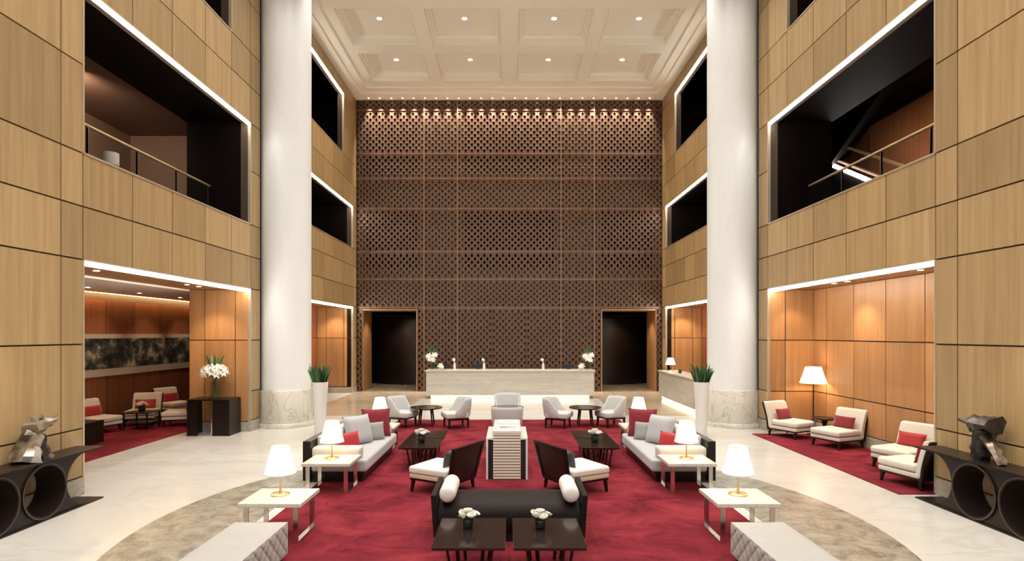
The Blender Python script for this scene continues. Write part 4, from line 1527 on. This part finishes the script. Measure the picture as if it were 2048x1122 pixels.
# ------------------------------------------------------------------ ring consoles
def ring_console(loc, rz, label):
    """runs along local y, front towards local -x side... symmetric, depth 0.42"""
    t_ = empty('ring_console', loc, rz, label, 'console', 'bronze ring consoles')
    D = 0.205
    RO, RI, zc, sp = 0.372, 0.335, 0.393, 0.77
    box_obj('top', 'ring_bronze', -D - 0.01, D + 0.01, -1.88, 1.88, 0.767, 0.79, t_)
    box_obj('base_plate', 'ring_bronze', -D - 0.01, D + 0.01, -1.85, 1.85, 0.0, 0.02, t_)
    nseg = 48
    for k in (-1, 0, 1):
        vs, fs = [], []
        yc = k * sp
        for i in range(nseg):
            a_ = 2 * PI * i / nseg
            for x, r in ((-D, RO), (D, RO), (D, RI), (-D, RI)):
                vs.append((x, yc + r * math.cos(a_), zc + r * math.sin(a_)))
        for i in range(nseg):
            j = (i + 1) % nseg
            for q in range(4):
                q2 = (q + 1) % 4
                fs.append((i * 4 + q, i * 4 + q2, j * 4 + q2, j * 4 + q))
        ro = MB().add(vs, fs).build('ring', 'ring_bronze', t_)
        for x in (-D - 0.004, D + 0.004):
            rim = MB()
            vs, fs = [], []
            for i in range(nseg):
                a_ = 2 * PI * i / nseg
                for r in (RO - 0.002, RO - 0.022):
                    vs.append((x, yc + r * math.cos(a_), zc + r * math.sin(a_)))
            for i in range(nseg):
                j = (i + 1) % nseg
                fs.append((i * 2, i * 2 + 1, j * 2 + 1, j * 2))
            rim.add(vs, fs)
            rim.build('ring_rim', 'ring_rim', ro)
    # waisted webs between the rings and at both ends
    for k in (-2, -1, 0, 1):
        ya, yb = k * sp, (k + 1) * sp
        pts = []
        for i in range(25):
            a_ = R(88 - 176 * i / 24)
            pts.append((ya + (RO + 0.004) * math.cos(a_), zc + (RO + 0.0) * math.sin(a_)))
        q = []
        for i in range(25):
            a_ = R(268 - 176 * i / 24)
            q.append((yb + (RO + 0.004) * math.cos(a_), zc + RO * math.sin(a_)))
        if k == -2:
            pts = [(ya + 0.10 + (y - ya - 0.10) * 1.0, z) for y, z in pts]
        poly = pts + q
        MB().prism(poly, 'x', -D + 0.02, D - 0.02).build('web', 'ring_bronze', t_)
    return t_


rc = ring_console((-6.41, 6.93, 0), 0, 'bronze console of large rings along the left wall')
clone(rc, (6.41, 6.93, 0), 0, 'bronze console of large rings along the right wall')


# ------------------------------------------------------------------ sculptures
def shard(mb, base, tip, r0, r1, n_, seed, twist=0.6, flat=0.6):
    rd_ = random.Random(seed)
    base, tip = Vector(base), Vector(tip)
    d_ = tip - base
    qt = d_.to_track_quat('Z', 'Y')
    rows = 6
    vs, fs = [], []
    for k in range(rows + 1):
        t2 = k / rows
        r = r0 + (r1 - r0) * t2
        for i in range(n_):
            a_ = 2 * PI * i / n_ + twist * t2
            rr = r * (0.75 + 0.5 * rd_.random())
            p = Vector((rr * math.cos(a_), rr * math.sin(a_) * flat, d_.length * t2 + 0.02 * (rd_.random() - 0.5)))
            g_ = base + qt @ p
            vs.append((g_.x, g_.y, max(0.0, g_.z)))
    for k in range(rows):
        for i in range(n_):
            j = (i + 1) % n_
            fs.append((k * n_ + i, k * n_ + j, (k + 1) * n_ + j, (k + 1) * n_ + i))
    fs.append(tuple(reversed(range(n_))))
    fs.append(tuple(range(rows * n_, rows * n_ + n_)))
    mb.add(vs, fs)


t_ = empty('driftwood_sculpture', (-6.42, 7.75, 0.791), 0, 'jagged silver and brown sculpture on the left ring console', 'sculpture')
b1 = MB()
shard(b1, (0, -0.14, 0.0), (0, 0.0, 0.40), 0.19, 0.12, 10, 3, 0.3, 0.7)
b1.build('trunk', 'drift_silver', t_, ang=25)
b2 = MB()
shard(b2, (0.0, -0.06, 0.42), (0.02, 0.30, 0.50), 0.13, 0.085, 8, 4, 0.4, 0.75)
b2.build('upper_limb', 'drift_silver', t_, ang=25)
b3 = MB()
shard(b3, (0.03, 0.12, 0.0), (0.02, 0.06, 0.34), 0.14, 0.09, 8, 5, 0.3, 0.8)
b3.build('root', 'drift_bronze', t_, ang=25)
for k, (a_, c_) in enumerate((((0, 0.02, 0.48), (0, 0.0, 0.60)), ((0, 0.12, 0.50), (0.02, 0.13, 0.61)), ((0, 0.26, 0.50), (0.02, 0.40, 0.58)), ((0, 0.20, 0.46), (0.02, 0.36, 0.47)))):
    q = MB()
    shard(q, a_, c_, 0.05, 0.022, 6, 20 + k)
    q.build('spike', 'drift_silver', t_, ang=25)

t_ = empty('bronze_sculpture', (6.42, 7.75, 0.791), 0, 'dark craggy hooked sculpture on the right ring console', 'sculpture')
b1 = MB()
shard(b1, (0, 0.08, 0.0), (0, 0.02, 0.42), 0.15, 0.14, 9, 8)
b1.build('trunk', 'drift_bronze', t_, ang=25)
b2 = MB()
shard(b2, (0, -0.16, 0.50), (0, 0.20, 0.48), 0.16, 0.14, 9, 9, 0.2, 0.75)
b2.build('head', 'drift_bronze', t_, ang=25)
b3 = MB()
shard(b3, (0, 0.14, 0.46), (-0.02, 0.44, 0.50), 0.075, 0.03, 7, 10)
b3.build('beak_limb', 'drift_bronze', t_, ang=25)
b4 = MB()
shard(b4, (0.0, 0.0, 0.34), (-0.02, -0.30, 0.0), 0.10, 0.06, 8, 11)
b4.build('root', 'drift_silver', t_, ang=25)
spot((-6.1, 6.9, 3.4), (-6.5, 7.3, 0.9), 60, 60, 0.9, 0.05, WARM)
spot((6.1, 6.9, 3.4), (6.5, 7.3, 0.9), 60, 60, 0.9, 0.05, WARM)

# ------------------------------------------------------------------ dark console by the pier
t_ = empty('dark_console', (-7.37, 14.37, 0), 0, 'dark wooden console carrying the lily vase against the pier', 'console')
box_obj('top', 'dark_wood', -0.52, 0.52, -0.30, 0.30, 0.86, 0.90, t_, 0.004)
box_obj('side_panel', 'dark_wood', -0.52, -0.46, -0.30, 0.30, 0.0, 0.86, t_)
box_obj('side_panel', 'dark_wood', 0.46, 0.52, -0.30, 0.30, 0.0, 0.86, t_)
box_obj('inner_panel', 'dark_wood', -0.46, -0.28, -0.28, -0.24, 0.0, 0.86, t_)
box_obj('inner_panel', 'dark_wood', 0.10, 0.46, -0.28, -0.24, 0.0, 0.86, t_)
box_obj('metal_edge', 'chrome', 0.07, 0.10, -0.30, -0.26, 0.0, 0.42, t_)

# ------------------------------------------------------------------ painting in the side room
t_ = empty('wall_painting', (-10.93, 15.9, 1.36), 0, 'long ink landscape painting with beige border on side room wall', 'painting')
box_obj('mount', 'beige_fabric', -0.03, 0.02, -3.9, 4.6, 0.0, 1.14, t_)
box_obj('canvas', 'ink_wash', 0.02, 0.026, -3.9, 4.5, 0.20, 1.02, t_)
for k, y in enumerate((13.5, 15.4, 17.3, 19.2)):
    spot((-9.9, y, 3.55), (-11.0, y, 1.7), 26, 70, 0.7, 0.04, WARM)
    downlight((-9.9, y, 3.598), 0.05, '%s nearest downlight in the side room ceiling above the painting' % ORD[k], 'side room downlights')

# low table in side room
t_ = empty('cube_table', (-9.66, 13.0, CP), 0, 'dark block side table at the left edge of the side room', 'side table')
box_obj('table_top', 'dark_wood', -0.30, 0.30, -0.30, 0.30, 0.47, 0.50, t_, 0.004)
for sx in (-1, 1):
    box_obj('side_panel', 'dark_wood', sx * 0.29, sx * 0.24, -0.29, 0.29, 0.0, 0.47, t_)
box_obj('back_panel', 'dark_wood', -0.24, 0.24, -0.29, -0.25, 0.0, 0.47, t_)
t_ = empty('low_table', (-9.66, 15.12, CP), 0, 'low dark table with white flowers in the side room', 'table')
box_obj('table_top', 'dark_wood', -0.34, 0.34, -0.30, 0.30, 0.42, 0.45, t_, 0.004)
box_obj('shelf', 'dark_wood', -0.30, 0.30, -0.26, 0.26, 0.16, 0.18, t_)
for sx in (-1, 1):
    for sy in (-1, 1):
        box_obj('leg', 'dark_wood', sx * 0.32, sx * 0.285, sy * 0.28, sy * 0.245, 0.0, 0.42, t_)
rb = rose_bowl((-9.66, 15.12, CP + 0.451), 'white flowers in a bowl on the side room low table', 1.3, 9)
rb['group'] = 'white rose bowls on the coffee tables'

# ------------------------------------------------------------------ right niche: floor lamp and its table, soffit lights
t_ = empty('pedestal_table', (7.50, 13.68, CP), 0, 'small dark pedestal table under the floor lamp', 'side table')
MB().lathe([(0.25, 0.46), (0.27, 0.47), (0.27, 0.49), (0.25, 0.495)], 28).build('table_top', 'dark_wood', t_)
MB().lathe([(0.16, 0.0), (0.15, 0.025), (0.05, 0.06), (0.045, 0.34), (0.09, 0.46)], 20).build('pedestal', 'dark_wood', t_)
t_ = empty('floor_lamp', (7.52, 14.22, CP), 0, 'tall floor lamp with glowing pleated shade in the niche corner', 'lamp')
MB().lathe([(0.15, 0.0), (0.15, 0.02), (0.03, 0.035)], 24).build('base', 'dark_wood', t_)
MB().lathe([(0.014, 0.03), (0.014, 1.42)], 10).build('pole', 'dark_wood', t_)
sh_ = MB()
nseg = 56
vs, fs = [], []
for r, z in ((0.31, 1.27), (0.24, 1.47), (0.18, 1.67)):
    for i in range(nseg):
        q = 1 + (0.015 if i % 2 else -0.015)
        a_ = 2 * PI * i / nseg
        vs.append((r * q * math.cos(a_), r * q * math.sin(a_), z))
for k in range(2):
    for i in range(nseg):
        j = (i + 1) % nseg
        fs.append((k * nseg + i, k * nseg + j, (k + 1) * nseg + j, (k + 1) * nseg + i))
sh_.add(vs, fs).build('shade', 'shade_glow', t_, ang=60)
MB().lathe([(0.01, 1.40), (0.035, 1.46), (0.03, 1.52), (0.01, 1.55)], 12).build('bulb', 'bulb_glow', t_)
point((7.52, 14.22, 1.45 + CP), 22, 0.06, WARM)
for y, lb in ((9.7, 'nearest'), (10.2, 'second nearest'), (12.4, 'second farthest'), (12.9, 'farthest')):
    downlight((7.3, y, 3.638), 0.045, '%s small downlight in the timber niche soffit' % lb, 'niche soffit downlights')
for y in (10.0, 12.6):
    spot((7.25, y, 3.6), (7.8, y, 1.6), 90, 80, 0.8, 0.05, AMBER)
spot((7.2, 14.2, 3.6), (7.3, 14.7, 1.6), 50, 80, 0.8, 0.05, AMBER)
# left soffit
for y, lb in ((9.9, 'nearest'), (10.3, 'second nearest'), (13.2, 'second farthest'), (13.7, 'farthest')):
    downlight((-7.4, y, 3.638), 0.045, '%s small downlight in the soffit before the side room' % lb, 'left soffit downlights')
spot((-7.4, 13.9, 3.6), (-7.5, 14.75, 1.4), 80, 80, 0.8, 0.05, AMBER)
for s in (-1, 1):
    spot((s * 7.3, 23.7, 3.6), (s * 7.4, 24.45, 1.5), 110, 90, 0.8, 0.05, AMBER)
